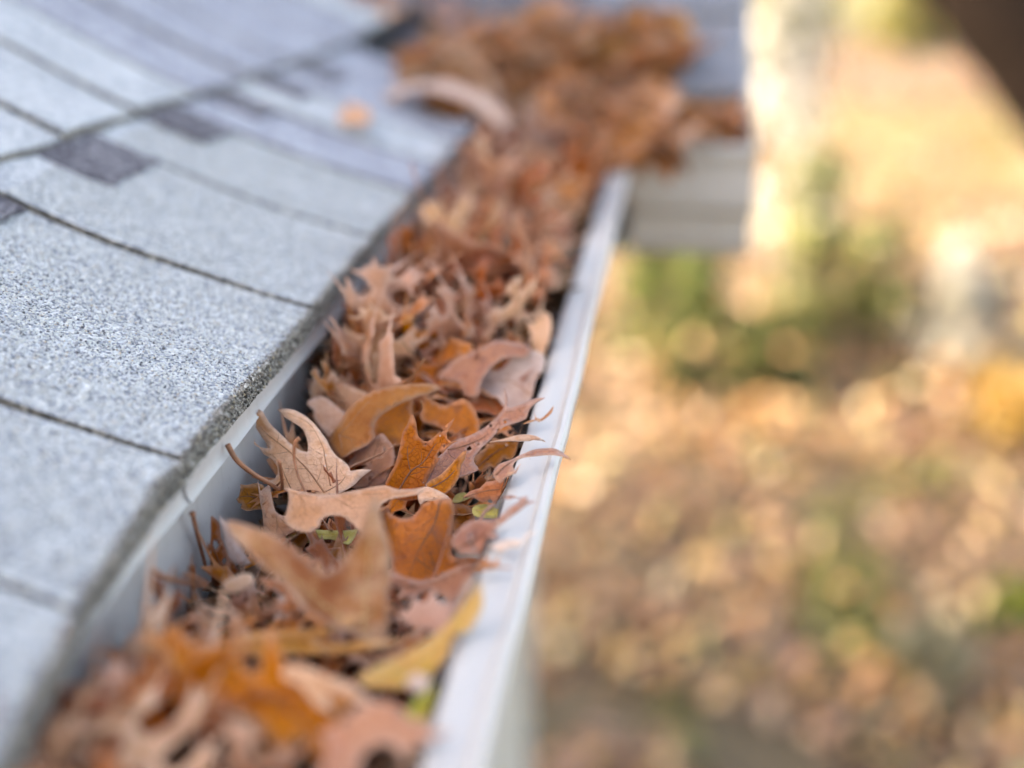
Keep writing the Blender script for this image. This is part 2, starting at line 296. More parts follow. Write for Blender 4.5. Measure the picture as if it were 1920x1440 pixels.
HEROES = [
  dict(label='pale peach oak leaf with brown curled tip leaning on the shingle edge', top='peach', bot='peach', o=[0.0343, -0.0095, -0.006], u=[0.9894, 0.1444, -0.0121], n=[0.0999, -0.6191, 0.7789], pts=[(-29.7, 19.9), (-27.5, 23.3), (-24.3, 22.7), (-21.4, 18.4), (-17.6, 14.5), (-13.9, 10.6), (-10.5, 7.6), (-7.6, 5.7), (-5.2, 4.8), (-5.2, 8.0), (-6.2, 11.5), (-8.0, 15.4), (-11.0, 18.1), (-15.0, 20.4), (-16.9, 22.3), (-18.4, 23.9), (-15.7, 24.6), (-12.2, 24.2), (-7.8, 21.7), (-3.7, 18.1), (-0.7, 14.2), (1.7, 10.8), (3.6, 6.9), (5.9, 3.9), (8.8, 2.0), (10.9, -0.3), (11.4, -2.2), (15.8, -0.6), (19.0, 0.2), (16.6, -2.9), (14.7, -5.4), (12.8, -8.6), (9.3, -11.6), (2.8, -15.7), (-5.0, -14.6), (-12.0, -11.7), (-16.9, -9.2), (-21.6, -6.6), (-17.2, -5.8), (-16.1, -3.5), (-16.7, -0.5), (-19.4, 3.3), (-22.7, 5.6), (-24.5, 8.4), (-28.3, 10.5), (-27.8, 12.1), (-24.0, 8.6), (-19.8, 7.5), (-21.3, 9.4), (-24.4, 13.3), (-27.2, 17.2)], veins=[[(2.6, -12.7), (-3.1, -4.6), (-10.5, 3.7), (-17.2, 9.5), (-23.6, 15.2), (-28.6, 20.7)], [(4.6, -9.4), (1.9, 1.5), (0.1, 8.4), (-5.8, 18.1), (-14.9, 22.8)], [(2.6, -12.7), (8.0, -7.9), (10.8, -3.3), (16.5, -1.0)], [(-10.0, -11.0), (-12.5, -6.1), (-14.9, -0.9), (-18.1, 3.7), (-22.8, 7.1)]], stalk=None, holes=[], cu=-8.100000000000001, cv=6.75, nz=0.0026000000000000003, curl=0, srad=0.0007, tips=[(-28.5, 19.5, 9), (-23.7, 17.2, 7), (-19.3, 22.0, 6), (-27.5, 9.4, 4)], fold=0),
  dict(label='tan oak leaf lying flat with long curved reddish stalk across the gutter', top='tan', bot='tan', o=[0.0569, -0.0487, -0.003], u=[0.9927, 0.1159, 0.0327], n=[0.0301, -0.5024, 0.8641], pts=[(26.1, 7.8), (21.3, 7.3), (15.7, 7.4), (10.8, 9.2), (3.3, 8.2), (-2.6, 6.7), (-7.3, 5.5), (-14.5, 6.4), (-21.1, 8.1), (-24.4, 9.1), (-23.5, 6.2), (-22.9, 2.4), (-22.8, -2.7), (-22.7, -7.8), (-19.1, -11.5), (-14.3, -12.5), (-10.7, -9.9), (-10.2, -6.7), (-8.0, -4.8), (-3.3, -4.8), (0.1, -7.4), (3.9, -11.6), (7.9, -13.1), (10.3, -8.6), (9.8, -3.0), (11.0, 0.7), (14.4, 2.7), (19.5, 3.7), (24.6, 5.0)], veins=[[(-23.6, 7.6), (-17.7, 5.6), (-8.0, 5.2), (4.7, 6.0), (14.9, 6.0), (25.3, 7.5)], [(-19.6, 6.1), (-17.8, 3.1), (-16.9, -0.0), (-16.3, -8.9)], [(-8.4, 4.7), (-5.2, 2.8), (-1.0, 0.0), (4.2, -5.7)], [(16.8, 6.1), (11.3, 2.0), (7.7, -1.3)]], stalk=[(-27.9, 19.5, -17.8), (-30.3, 20.1, -17.5), (-35.1, 20.1, -12.7), (-40.1, 20.7, -7.1), (-44.3, 21.9, -0.6), (-47.0, 25.3, 4.4)], holes=[], cu=4.050000000000001, cv=-5.4, nz=0.00156, curl=0, srad=0.0009, tips=[], fold=0),
  dict(label='bright orange brown upright oak lobe with small white holes', top='orange', bot='orange', o=[0.0708, -0.0141, -0.006], u=[0.9904, 0.1385, -0.0022], n=[0.1208, -0.8556, 0.5033], pts=[(0.3, 22.8), (1.8, 19.8), (2.7, 14.3), (4.6, 12.6), (6.3, 12.6), (8.6, 14.3), (12.0, 17.7), (14.9, 20.2), (16.5, 21.4), (15.8, 19.4), (13.7, 15.6), (13.9, 13.4), (15.4, 12.2), (18.3, 12.6), (15.4, 11.3), (12.9, 8.8), (11.2, 6.2), (8.7, 2.0), (6.7, -1.3), (5.4, -5.1), (4.6, -8.9), (-3.3, -9.7), (-11.7, -6.8), (-10.1, -4.3), (-7.7, 0.3), (-5.6, 4.5), (-3.6, 12.6), (-3.2, 15.6), (-1.6, 18.5), (-0.5, 21.1)], veins=[[(-4.2, -5.5), (-0.1, 1.2), (4.5, 4.6), (8.6, 10.5), (12.0, 15.6), (15.7, 20.4)], [(-0.1, 1.2), (-1.0, 5.4), (-1.1, 11.3), (0.1, 21.5)], [(2.0, 2.9), (6.6, 2.9), (9.1, 4.6)]], stalk=None, holes=[(11.5, 17.0, 0.9), (12.7, 10.7, 0.6), (11.0, 7.5, 1.3), (5.4, 11.4, 0.35)], cu=10.8, cv=-5.4, nz=0.00156, curl=0, srad=0.0007, tips=[], fold=0),
  dict(label='ochre yellow folded oak lobe arching behind the pale peach leaf', top='ochre', bot='tan', o=[0.0459, 0.0214, -0.003], u=[0.9744, -0.0272, 0.2232], n=[-0.1961, -0.5883, 0.7845], pts=[(-17.2, -2.2), (-11.8, 3.2), (-8.6, 7.8), (-0.8, 12.9), (5.9, 16.9), (15.1, 20.0), (25.4, 21.2), (27.1, 19.4), (19.9, 15.0), (12.1, 10.1), (5.4, 5.4), (2.3, -0.4), (3.3, -5.0), (0.5, -8.1), (-5.0, -11.6), (-9.4, -13.9), (-12.7, -9.9), (-15.3, -6.3)], veins=[[(-12.4, -1.7), (-9.4, -13.4)], [(-12.4, -1.7), (-1.8, -7.2)], [(-12.4, -1.7), (-2.7, 6.8), (6.1, 14.3), (25.4, 20.5)]], stalk=None, holes=[], cu=-18.900000000000002, cv=10.8, nz=0.0039000000000000003, curl=0, srad=0.0007, tips=[], fold=0),
  dict(label='long mauve brown oak leaf with pale specks beside the gutter lip', top='mauve', bot='mauve', o=[0.0903, 0.0037, -0.004], u=[0.9824, 0.1764, -0.0614], n=[0.1502, -0.5507, 0.8211], pts=[(-17.5, -16.7), (-15.2, -9.8), (-11.1, -2.7), (-8.2, 1.9), (-4.5, 6.2), (1.6, 9.0), (8.1, 14.4), (11.6, 18.7), (14.0, 24.1), (13.3, 30.4), (14.9, 27.3), (15.2, 22.0), (19.1, 22.8), (24.9, 24.1), (29.3, 23.2), (25.8, 22.0), (23.5, 19.8), (22.2, 15.6), (20.8, 15.0), (18.2, 13.9), (14.2, 12.4), (11.6, 10.5), (8.2, 6.2), (4.3, 1.5), (1.8, -3.1), (2.3, -6.1), (3.6, -9.0), (1.0, -11.0), (-2.3, -12.7), (-8.2, -14.8), (-13.2, -17.0)], veins=[[(-8.6, 0.4), (-2.7, 3.2), (3.8, 6.5), (9.4, 11.9), (14.2, 20.9), (14.0, 27.3)], [(-8.6, 0.4), (-7.3, -2.5), (-4.6, -4.4)], [(14.2, 19.9), (19.1, 20.7), (28.0, 23.2)]], stalk=None, holes=[(14.0, 14.9, 0.8), (11.4, 11.0, 0.9), (8.4, 13.4, 0.7), (3.4, 4.2, 0.6), (-0.0, 2.3, 1.2)], cu=12.15, cv=8.100000000000001, nz=0.0026000000000000003, curl=0, srad=0.0007, tips=[], fold=0),
  dict(label='small rolled orange brown leaf beside the upright orange lobe', top='orange', bot='mauve', o=[0.0876, -0.0164, -0.006], u=[0.9759, 0.2096, -0.0613], n=[0.2013, -0.755, 0.6241], pts=[(-10.6, -2.5), (-9.0, -0.8), (-4.9, 1.9), (-1.2, 5.8), (0.5, 7.6), (3.4, 10.6), (4.9, 10.9), (4.3, 7.6), (3.0, 5.5), (2.6, 2.5), (1.4, -0.6), (-0.6, -3.6), (-3.1, -5.8), (-7.2, -6.3), (-10.2, -4.2)], veins=[[(-8.9, -3.8), (-2.3, 0.6), (1.8, 5.4), (4.2, 9.8)]], stalk=None, holes=[], cu=40.5, cv=33.75, nz=0.0026000000000000003, curl=0, srad=0.0007, tips=[], fold=0),
  dict(label='reddish brown leaf strip hanging over the gutter lip bead', top='mauve', bot='tan', o=[0.1161, -0.0195, 0.006], u=[0.9908, 0.1356, -0.0022], n=[0.0498, -0.3485, 0.936], pts=[(-12.5, -6.0), (-10.5, -2.6), (-6.4, -0.9), (-2.8, 1.9), (1.8, 4.8), (6.3, 5.4), (10.4, 5.1), (12.8, 3.1), (15.6, -0.6), (12.3, 0.8), (8.3, 1.4), (3.0, 1.1), (-2.0, 0.2), (-4.8, -2.1), (-5.6, -4.3), (-4.8, -7.1), (-2.8, -3.7), (-4.4, -8.2), (-6.4, -11.6), (-10.0, -12.7), (-12.5, -9.4)], veins=[[(-11.7, -8.8), (-7.7, -3.8), (-1.5, 1.4), (6.3, 3.7), (14.8, 0.3)]], stalk=None, holes=[], cu=-6.75, cv=10.8, nz=0.0013000000000000002, curl=0, srad=0.0007, tips=[], fold=0),
  dict(label='thin pale brown leaf strip with bleached bent tip above the lip', top='tan', bot='bleach', o=[0.1075, 0.0005, 0.003], u=[0.9892, 0.1456, -0.0144], n=[0.0995, -0.597, 0.796], pts=[(-8.7, 0.4), (-2.7, 1.7), (2.4, 3.4), (6.7, 3.7), (10.9, 2.5), (12.8, -1.8), (10.5, -0.4), (6.6, 1.0), (2.4, 0.5), (-3.1, 0.5)], veins=[[(-8.7, 0.4), (-2.7, 1.2), (2.4, 2.2), (10.9, 1.6)]], stalk=None, holes=[], cu=-10.8, cv=16.200000000000003, nz=0.0013000000000000002, curl=0, srad=0.0007, tips=[], fold=0),
  dict(label='slim orange forked lobe tip pointing up over the lip', top='orange', bot='tan', o=[0.1131, 0.022, 0.003], u=[0.9904, 0.1381, -0.0033], n=[0.1005, -0.7035, 0.7035], pts=[(-4.3, -6.2), (-1.6, -2.0), (0.6, 0.4), (0.2, 4.7), (1.2, 1.3), (2.8, 0.9), (5.5, 3.2), (8.1, 6.6), (7.4, 3.7), (4.6, 0.9), (1.0, -1.5), (-0.7, -4.8), (-2.5, -6.2)], veins=[], stalk=None, holes=[], cu=6.75, cv=0.0, nz=0.0013000000000000002, curl=0, srad=0.0007, tips=[], fold=0),
  dict(label='glossy dark orange oak lobe with round notch behind the blurred tan leaf', top='rust', bot='rust', o=[0.0832, -0.0562, -0.012], u=[0.9904, 0.1381, -0.0033], n=[0.1005, -0.7035, 0.7035], pts=[(-15.2, 12.8), (-13.3, 14.4), (-12.6, 15.1), (-11.6, 12.7), (-9.2, 10.8), (-6.5, 10.0), (-3.7, 10.8), (-1.4, 12.8), (0.1, 14.9), (2.4, 15.7), (4.8, 15.7), (7.1, 16.1), (9.9, 16.5), (10.9, 14.1), (10.8, 7.9), (10.9, 2.3), (10.6, -2.6), (13.0, -4.1), (18.4, -3.3), (24.6, -4.5), (24.2, -5.7), (20.4, -7.7), (14.6, -8.9), (6.9, -10.9), (1.6, -12.9), (-4.6, -13.7), (-9.6, -11.3), (-10.2, -6.6), (-11.5, -1.8), (-13.6, 1.4), (-14.9, 6.3)], veins=[[(6.4, 15.3), (4.2, 7.1), (1.2, 1.4), (-1.7, -4.2), (-4.6, -12.1)], [(2.9, -2.6), (4.5, -8.1), (3.1, -11.3)], [(-1.7, -5.0), (6.9, -9.7), (18.4, -7.3), (24.2, -4.9)]], stalk=None, holes=[], cu=-12.15, cv=8.100000000000001, nz=0.0032500000000000003, curl=0, srad=0.0007, tips=[], fold=0),
  dict(label='pale folded lobe tip lying over the dark orange notch', top='peach', bot='peach', o=[0.0814, -0.0268, -0.008], u=[0.9882, 0.1507, -0.0273], n=[0.1, -0.5001, 0.8602], pts=[(-5.2, 2.5), (-2.8, 4.0), (0.5, 3.1), (5.6, 0.3), (6.9, -1.1), (4.0, -2.9), (2.4, -2.2), (-2.5, -2.3), (-4.1, -4.0), (-5.0, -1.4)], veins=[], stalk=None, holes=[], cu=-33.75, cv=-27.0, nz=0.0013000000000000002, curl=0, srad=0.0007, tips=[], fold=0),
  dict(label='spiky mauve oak leaf with bristle tips over the lip', top='mauve', bot='tan', o=[0.1098, -0.0692, 0.001], u=[0.991, 0.1338, 0.0013], n=[0.0797, -0.5981, 0.7975], pts=[(-13.0, -3.6), (-10.5, 0.4), (-8.3, 2.9), (-5.7, 4.3), (-3.5, 4.7), (-0.1, 4.5), (3.2, 6.1), (5.5, 8.6), (9.2, 11.5), (10.0, 12.8), (12.7, 13.3), (11.9, 11.7), (15.3, 11.3), (12.3, 10.5), (10.0, 8.6), (7.0, 6.1), (4.0, 3.3), (2.9, 2.0), (1.8, -2.4), (0.3, -4.9), (2.6, -6.5), (1.8, -9.7), (-1.1, -8.9), (-5.5, -8.5), (-9.2, -8.5), (-11.8, -6.5)], veins=[[(-11.5, -6.5), (-5.6, -3.2), (1.0, 2.4), (5.5, 7.4), (12.3, 12.0)], [(-5.6, -3.2), (-5.3, 0.8), (-3.8, 4.1)]], stalk=None, holes=[(-6.9, -1.2, 0.6), (-6.6, -3.8, 0.8), (-5.6, -5.7, 0.7)], cu=9.450000000000001, cv=12.15, nz=0.0026000000000000003, curl=0, srad=0.0007, tips=[], fold=0),
  dict(label='narrow mauve lobe arching above the spiky leaf', top='mauve', bot='mauve', o=[0.1111, -0.0473, -0.0], u=[0.9911, 0.1332, 0.0013], n=[0.1036, -0.7767, 0.6213], pts=[(-9.0, -5.1), (-7.5, -2.0), (-4.7, 0.8), (-0.9, 3.2), (2.3, 4.0), (6.2, 2.7), (3.0, 3.0), (1.9, 2.4), (3.7, 1.1), (2.6, 0.6), (-0.5, 1.4), (-3.6, 0.0), (-6.3, -2.4), (-7.8, -5.1)], veins=[], stalk=None, holes=[], cu=6.75, cv=0.0, nz=0.0013000000000000002, curl=0, srad=0.0007, tips=[], fold=0),
  dict(label='bleached curled leaf tip resting on the lip', top='bleach', bot='tan', o=[0.1169, -0.0813, 0.004], u=[0.9882, 0.151, -0.0274], n=[0.1009, -0.5044, 0.8575], pts=[(-5.6, -1.1), (-1.7, 1.1), (3.0, 1.6), (4.8, 1.2), (6.7, 4.1), (9.7, 5.1), (7.4, 3.7), (5.6, 0.8), (3.0, -1.4), (-0.6, -3.5), (-3.4, -2.7)], veins=[], stalk=None, holes=[], cu=-13.5, cv=-24.3, nz=0.0013000000000000002, curl=0, srad=0.0007, tips=[], fold=0),
  dict(label='lime yellow narrow leaf blade tucked under the tan leaf', top='lime', bot='green', o=[0.0399, -0.0336, -0.024], u=[0.9941, 0.0866, 0.0649], n=[0.0, -0.6, 0.8], pts=[(-13.6, 0.2), (-11.3, 2.7), (-9.7, 3.7), (-2.9, 2.6), (5.6, 2.0), (14.6, 1.4), (13.7, -1.2), (11.5, -5.0), (8.0, -3.3), (3.7, -1.8), (-1.2, -2.5), (-4.1, -3.7), (-6.5, -4.1), (-10.0, -2.6)], veins=[[(-12.8, 0.7), (-7.0, 1.8), (3.6, 0.5), (13.3, -0.8)]], stalk=None, holes=[], cu=10.8, cv=18.900000000000002, nz=0.0013000000000000002, curl=0, srad=0.0007, tips=[(-8.0, -1.2, 5)], fold=0),
  dict(label='small yellow leaf piece beside the rolled leaf', top='lime', bot='lime', o=[0.0896, -0.0104, -0.016], u=[0.9892, 0.1456, -0.0144], n=[0.0995, -0.597, 0.796], pts=[(-3.9, -2.9), (-2.7, 0.1), (-0.2, 1.8), (2.8, 1.4), (4.3, -0.0), (1.6, -1.5), (-1.3, -2.9)], veins=[], stalk=None, holes=[], cu=10.8, cv=0.0, nz=0.0013000000000000002, curl=0, srad=0.0007, tips=[], fold=0),
  dict(label='small yellow green oval leaf with a dark edge near the lip', top='lime', bot='green', o=[0.1012, -0.0264, -0.013], u=[0.9892, 0.1456, -0.0144], n=[0.0995, -0.597, 0.796], pts=[(-4.9, 0.6), (-3.9, 1.9), (-0.2, 2.6), (3.1, 1.3), (6.4, -0.5), (5.6, -2.3), (2.7, -3.3), (-0.9, -3.1), (-4.2, -2.4)], veins=[[(-4.7, 0.3), (-0.2, -0.1), (6.0, -0.9)]], stalk=None, holes=[], cu=-10.8, cv=0.0, nz=0.0013000000000000002, curl=0, srad=0.0007, tips=[], fold=0),
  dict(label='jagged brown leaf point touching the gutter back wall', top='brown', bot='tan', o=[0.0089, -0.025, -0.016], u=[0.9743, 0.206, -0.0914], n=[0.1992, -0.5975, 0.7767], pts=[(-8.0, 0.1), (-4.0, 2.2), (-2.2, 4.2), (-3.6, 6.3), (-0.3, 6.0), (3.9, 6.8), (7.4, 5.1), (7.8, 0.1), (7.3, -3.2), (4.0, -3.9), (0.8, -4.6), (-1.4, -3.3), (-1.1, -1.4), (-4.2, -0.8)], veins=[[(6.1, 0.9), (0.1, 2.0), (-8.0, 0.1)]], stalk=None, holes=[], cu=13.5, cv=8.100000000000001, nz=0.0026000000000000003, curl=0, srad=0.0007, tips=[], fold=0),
  dict(label='pinkish oak leaf with twin teeth left of the tan leaf', top='pink', bot='pink', o=[0.0212, -0.0344, -0.016], u=[0.9898, 0.1423, -0.0086], n=[0.1003, -0.6516, 0.7519], pts=[(-5.4, 13.9), (-3.8, 9.0), (-0.5, 12.1), (0.5, 6.3), (2.5, 1.0), (6.3, -1.0), (8.9, 1.1), (11.1, -2.5), (9.9, -5.1), (8.5, -8.2), (2.9, -9.1), (-1.0, -6.5), (-2.6, 0.5), (-3.9, 5.8)], veins=[[(-1.0, 13.0), (0.4, 6.3), (2.5, 0.5), (6.6, -3.8), (10.0, -5.6)], [(2.5, 0.5), (3.3, -3.9), (3.1, -7.4)]], stalk=None, holes=[], cu=10.8, cv=-6.75, nz=0.0019500000000000001, curl=0, srad=0.0007, tips=[], fold=0),
  dict(label='large blurred tan V-shaped oak leaf standing in front', top='tanfold', bot='tan', o=[0.0767, -0.1133, 0.002], u=[0.9642, 0.2492, -0.0903], n=[0.2519, -0.7557, 0.6046], pts=[(-43.0, 22.3), (-40.3, 21.8), (-36.2, 20.4), (-31.8, 18.8), (-26.6, 16.5), (-21.0, 12.5), (-16.1, 8.5), (-13.4, 6.3), (-10.3, 5.4), (-7.9, 6.3), (-6.4, 9.4), (-3.1, 14.3), (-0.9, 20.6), (1.0, 25.9), (2.7, 29.8), (4.2, 25.6), (5.3, 20.7), (7.5, 15.2), (8.3, 10.4), (8.5, 3.5), (7.6, -3.3), (8.4, -8.4), (7.6, -14.1), (7.0, -18.8), (0.5, -15.2), (-11.3, -11.3), (-18.8, -7.1), (-23.1, -0.5), (-28.7, 4.5), (-36.5, 12.8), (-41.2, 18.5)], veins=[[(6.7, -18.1), (-2.9, -11.6), (-11.6, -4.3), (-23.4, 5.6), (-34.2, 14.2), (-41.6, 20.6)], [(0.5, -13.5), (0.9, -3.4), (1.5, 10.2), (2.5, 27.7)]], stalk=None, holes=[], cu=-10.8, cv=13.5, nz=0.0039000000000000003, curl=0, srad=0.0007, tips=[(-17.3, 7.5, 8), (-22.4, 13.1, 6), (-11.1, 1.1, 7), (1.5, 5.4, 4), (-6.8, 7.4, 4), (-12.8, -5.4, 8)], fold=-1.2),
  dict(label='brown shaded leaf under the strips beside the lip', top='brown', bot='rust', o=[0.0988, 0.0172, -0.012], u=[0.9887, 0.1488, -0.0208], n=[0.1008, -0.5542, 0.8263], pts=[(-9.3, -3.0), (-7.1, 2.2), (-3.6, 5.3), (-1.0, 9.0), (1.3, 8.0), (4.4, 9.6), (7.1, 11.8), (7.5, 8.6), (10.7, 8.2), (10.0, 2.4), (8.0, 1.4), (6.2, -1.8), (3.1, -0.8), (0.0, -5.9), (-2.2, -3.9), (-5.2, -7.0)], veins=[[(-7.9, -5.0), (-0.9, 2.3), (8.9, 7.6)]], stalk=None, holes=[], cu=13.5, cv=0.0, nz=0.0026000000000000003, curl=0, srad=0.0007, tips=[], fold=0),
  dict(label='copper tan leaf point right of the rolled leaf', top='copper', bot='tan', o=[0.1021, -0.0258, -0.006], u=[0.9924, 0.121, 0.0206], n=[0.0506, -0.5563, 0.8294], pts=[(-9.3, -0.8), (-6.1, 2.0), (-2.8, 2.4), (-0.8, 4.7), (2.1, 4.9), (5.6, 6.5), (6.6, 2.7), (8.9, 0.6), (7.0, -0.6), (8.2, -2.0), (4.6, -1.9), (3.0, -4.5), (0.9, -2.3), (-1.9, -3.2), (-5.2, -1.3)], veins=[[(-8.5, -0.8), (-1.2, 1.0), (8.7, 0.6)]], stalk=None, holes=[], cu=-10.8, cv=0.0, nz=0.0026000000000000003, curl=0, srad=0.0007, tips=[], fold=0),
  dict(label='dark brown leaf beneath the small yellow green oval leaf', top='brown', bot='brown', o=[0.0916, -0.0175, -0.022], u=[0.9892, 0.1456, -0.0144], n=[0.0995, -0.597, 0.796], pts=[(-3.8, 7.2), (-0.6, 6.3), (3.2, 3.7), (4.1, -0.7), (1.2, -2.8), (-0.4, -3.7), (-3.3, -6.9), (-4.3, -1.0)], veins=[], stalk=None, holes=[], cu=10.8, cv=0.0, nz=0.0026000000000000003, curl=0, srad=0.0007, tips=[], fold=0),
  dict(label='purple brown leaf spreading below the glossy dark orange lobe', top='mauve', bot='rust', o=[0.0893, -0.0779, -0.014], u=[0.9929, 0.1161, 0.025], n=[0.0499, -0.5993, 0.799], pts=[(-12.2, 1.8), (-7.3, 0.6), (-0.6, 0.3), (6.8, 2.4), (12.0, 4.3), (17.2, 5.5), (21.7, 7.6), (24.3, 7.2), (21.3, 4.2), (19.9, 1.0), (15.8, 0.7), (13.2, -2.1), (10.7, -7.2), (8.6, -11.5), (6.3, -6.7), (1.0, -3.5), (-3.7, -5.8), (-10.0, -6.9), (-8.3, -3.8), (-12.4, -1.8)], veins=[[(-10.1, -3.4), (0.9, -0.7), (12.0, 2.3), (23.2, 7.0)]], stalk=None, holes=[], cu=10.8, cv=8.100000000000001, nz=0.0039000000000000003, curl=0, srad=0.0007, tips=[], fold=0),
  dict(label='narrow curled tan strip above the long yellow leaf', top='tan', bot='mauve', o=[0.107, -0.1013, -0.002], u=[0.9892, 0.1456, -0.0144], n=[0.0995, -0.597, 0.796], pts=[(-4.4, -8.7), (-2.9, -3.6), (-0.6, 1.3), (2.8, 5.8), (4.6, 5.4), (1.2, 0.9), (-1.0, -3.2), (-2.8, -9.1)], veins=[], stalk=None, holes=[], cu=27.0, cv=0.0, nz=0.0026000000000000003, curl=0, srad=0.0007, tips=[], fold=0),
  dict(label='rust leaf points resting on the lip above the bleached tip', top='rust', bot='tan', o=[0.1157, -0.0971, 0.002], u=[0.9924, 0.1212, 0.0205], n=[0.0502, -0.5517, 0.8325], pts=[(-7.0, 0.5), (-4.9, 2.4), (-3.2, 5.5), (-1.4, 3.1), (1.4, 5.8), (0.7, 2.7), (5.2, 1.9), (0.7, -0.0), (-3.1, -1.5), (-5.6, -1.9)], veins=[[(-6.3, -0.7), (-1.8, 1.6), (4.5, 1.8)]], stalk=None, holes=[], cu=8.100000000000001, cv=0.0, nz=0.0026000000000000003, curl=0, srad=0.0007, tips=[], fold=0),
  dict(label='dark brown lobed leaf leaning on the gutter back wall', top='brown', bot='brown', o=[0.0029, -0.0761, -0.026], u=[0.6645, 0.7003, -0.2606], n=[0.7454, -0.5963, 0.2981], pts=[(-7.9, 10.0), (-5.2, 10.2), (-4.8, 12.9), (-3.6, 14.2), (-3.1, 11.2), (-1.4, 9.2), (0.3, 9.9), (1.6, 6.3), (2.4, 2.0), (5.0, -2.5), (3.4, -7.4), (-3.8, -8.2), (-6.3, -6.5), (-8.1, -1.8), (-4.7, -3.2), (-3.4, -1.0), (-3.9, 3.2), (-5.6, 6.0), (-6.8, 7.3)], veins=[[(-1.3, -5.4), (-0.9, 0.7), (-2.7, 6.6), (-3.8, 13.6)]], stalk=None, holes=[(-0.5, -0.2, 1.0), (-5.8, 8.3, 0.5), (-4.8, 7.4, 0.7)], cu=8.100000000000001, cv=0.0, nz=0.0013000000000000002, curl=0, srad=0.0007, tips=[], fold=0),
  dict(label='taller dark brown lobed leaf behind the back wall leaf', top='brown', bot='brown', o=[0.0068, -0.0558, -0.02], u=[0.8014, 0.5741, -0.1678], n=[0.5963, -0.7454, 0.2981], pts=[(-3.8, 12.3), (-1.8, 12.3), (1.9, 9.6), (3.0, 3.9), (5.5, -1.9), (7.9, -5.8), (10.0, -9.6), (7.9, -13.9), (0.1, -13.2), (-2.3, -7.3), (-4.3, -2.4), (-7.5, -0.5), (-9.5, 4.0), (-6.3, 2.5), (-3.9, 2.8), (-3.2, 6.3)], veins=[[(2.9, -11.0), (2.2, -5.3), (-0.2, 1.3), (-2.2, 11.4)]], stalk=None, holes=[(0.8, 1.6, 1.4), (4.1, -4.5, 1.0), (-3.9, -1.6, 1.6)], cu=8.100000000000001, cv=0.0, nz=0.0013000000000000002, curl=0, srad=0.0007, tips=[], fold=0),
  dict(label='greyish curled leaf edge beside the tall brown leaf', top='bleach', bot='tan', o=[0.0176, -0.0651, -0.012], u=[0.849, 0.5084, -0.1441], n=[0.5263, -0.7895, 0.3158], pts=[(-4.8, 10.5), (-2.8, 8.5), (-0.5, 5.6), (2.6, -0.8), (6.7, -7.3), (4.1, -7.9), (-0.2, -6.1), (-2.5, -0.5)], veins=[], stalk=None, holes=[], cu=33.75, cv=0.0, nz=0.0013000000000000002, curl=0, srad=0.0007, tips=[], fold=0),
  dict(label='cream leaf scrap in front of the brown leaves', top='peach', bot='ochre', o=[0.0278, -0.0897, -0.012], u=[0.9892, 0.1456, -0.0144], n=[0.0995, -0.597, 0.796], pts=[(-5.0, -1.6), (-2.0, 1.2), (3.7, 2.8), (5.4, 0.0), (2.5, -3.1), (-2.2, -4.3)], veins=[], stalk=None, holes=[], cu=-18.900000000000002, cv=0.0, nz=0.0026000000000000003, curl=0, srad=0.0007, tips=[], fold=0),
  dict(label='pale grey shrivelled scrap under the blurred tan leaf', top='bleach', bot='bleach', o=[0.0464, -0.1008, -0.016], u=[0.9904, 0.1381, -0.0033], n=[0.1005, -0.7035, 0.7035], pts=[(-1.8, 5.4), (0.3, 6.5), (3.3, 4.7), (2.0, 2.5), (3.4, -2.6), (0.7, -4.4), (-2.6, -3.7), (-1.6, 1.7)], veins=[], stalk=None, holes=[], cu=40.5, cv=27.0, nz=0.0026000000000000003, curl=0, srad=0.0007, tips=[], fold=0),
  dict(label='vivid orange blurred oak leaf in the foreground', top='vivid', bot='orange', o=[0.054, -0.1626, -0.0], u=[0.9892, 0.1456, -0.0144], n=[0.0995, -0.597, 0.796], pts=[(-29.1, 11.3), (-23.6, 12.1), (-18.2, 16.6), (-15.8, 11.4), (-5.4, 8.8), (2.4, 2.7), (5.6, 2.8), (6.5, 8.5), (7.7, 15.5), (10.8, 7.7), (14.1, 2.8), (22.2, -2.9), (28.2, -5.5), (35.6, -6.1), (30.0, -10.3), (29.0, -17.5), (33.1, -24.7), (23.5, -20.4), (17.5, -16.2), (15.9, -23.3), (11.9, -17.6), (5.5, -10.7), (-3.6, -7.5), (-10.3, -9.0), (-6.8, -4.8), (-14.7, 0.7), (-22.3, 2.6), (-19.1, 6.0)], veins=[[(23.2, -16.1), (4.5, -1.5), (-14.2, 8.3), (-25.6, 10.3)]], stalk=None, holes=[], cu=8.100000000000001, cv=-10.8, nz=0.005200000000000001, curl=0, srad=0.0007, tips=[], fold=0),
  dict(label='peach curled leaf with brown underside against the near back wall', top='peach', bot='brown', o=[0.0064, -0.1298, -0.014], u=[0.949, 0.2693, -0.1641], n=[0.2981, -0.5963, 0.7454], pts=[(-8.6, 2.6), (-4.2, 1.9), (-2.6, 5.1), (0.5, 2.6), (4.6, 3.5), (11.3, -1.1), (7.5, -3.0), (6.4, -6.4), (2.1, -3.7), (-2.1, -5.3), (-5.1, -3.2)], veins=[], stalk=None, holes=[], cu=27.0, cv=0.0, nz=0.0026000000000000003, curl=0, srad=0.0007, tips=[], fold=0),
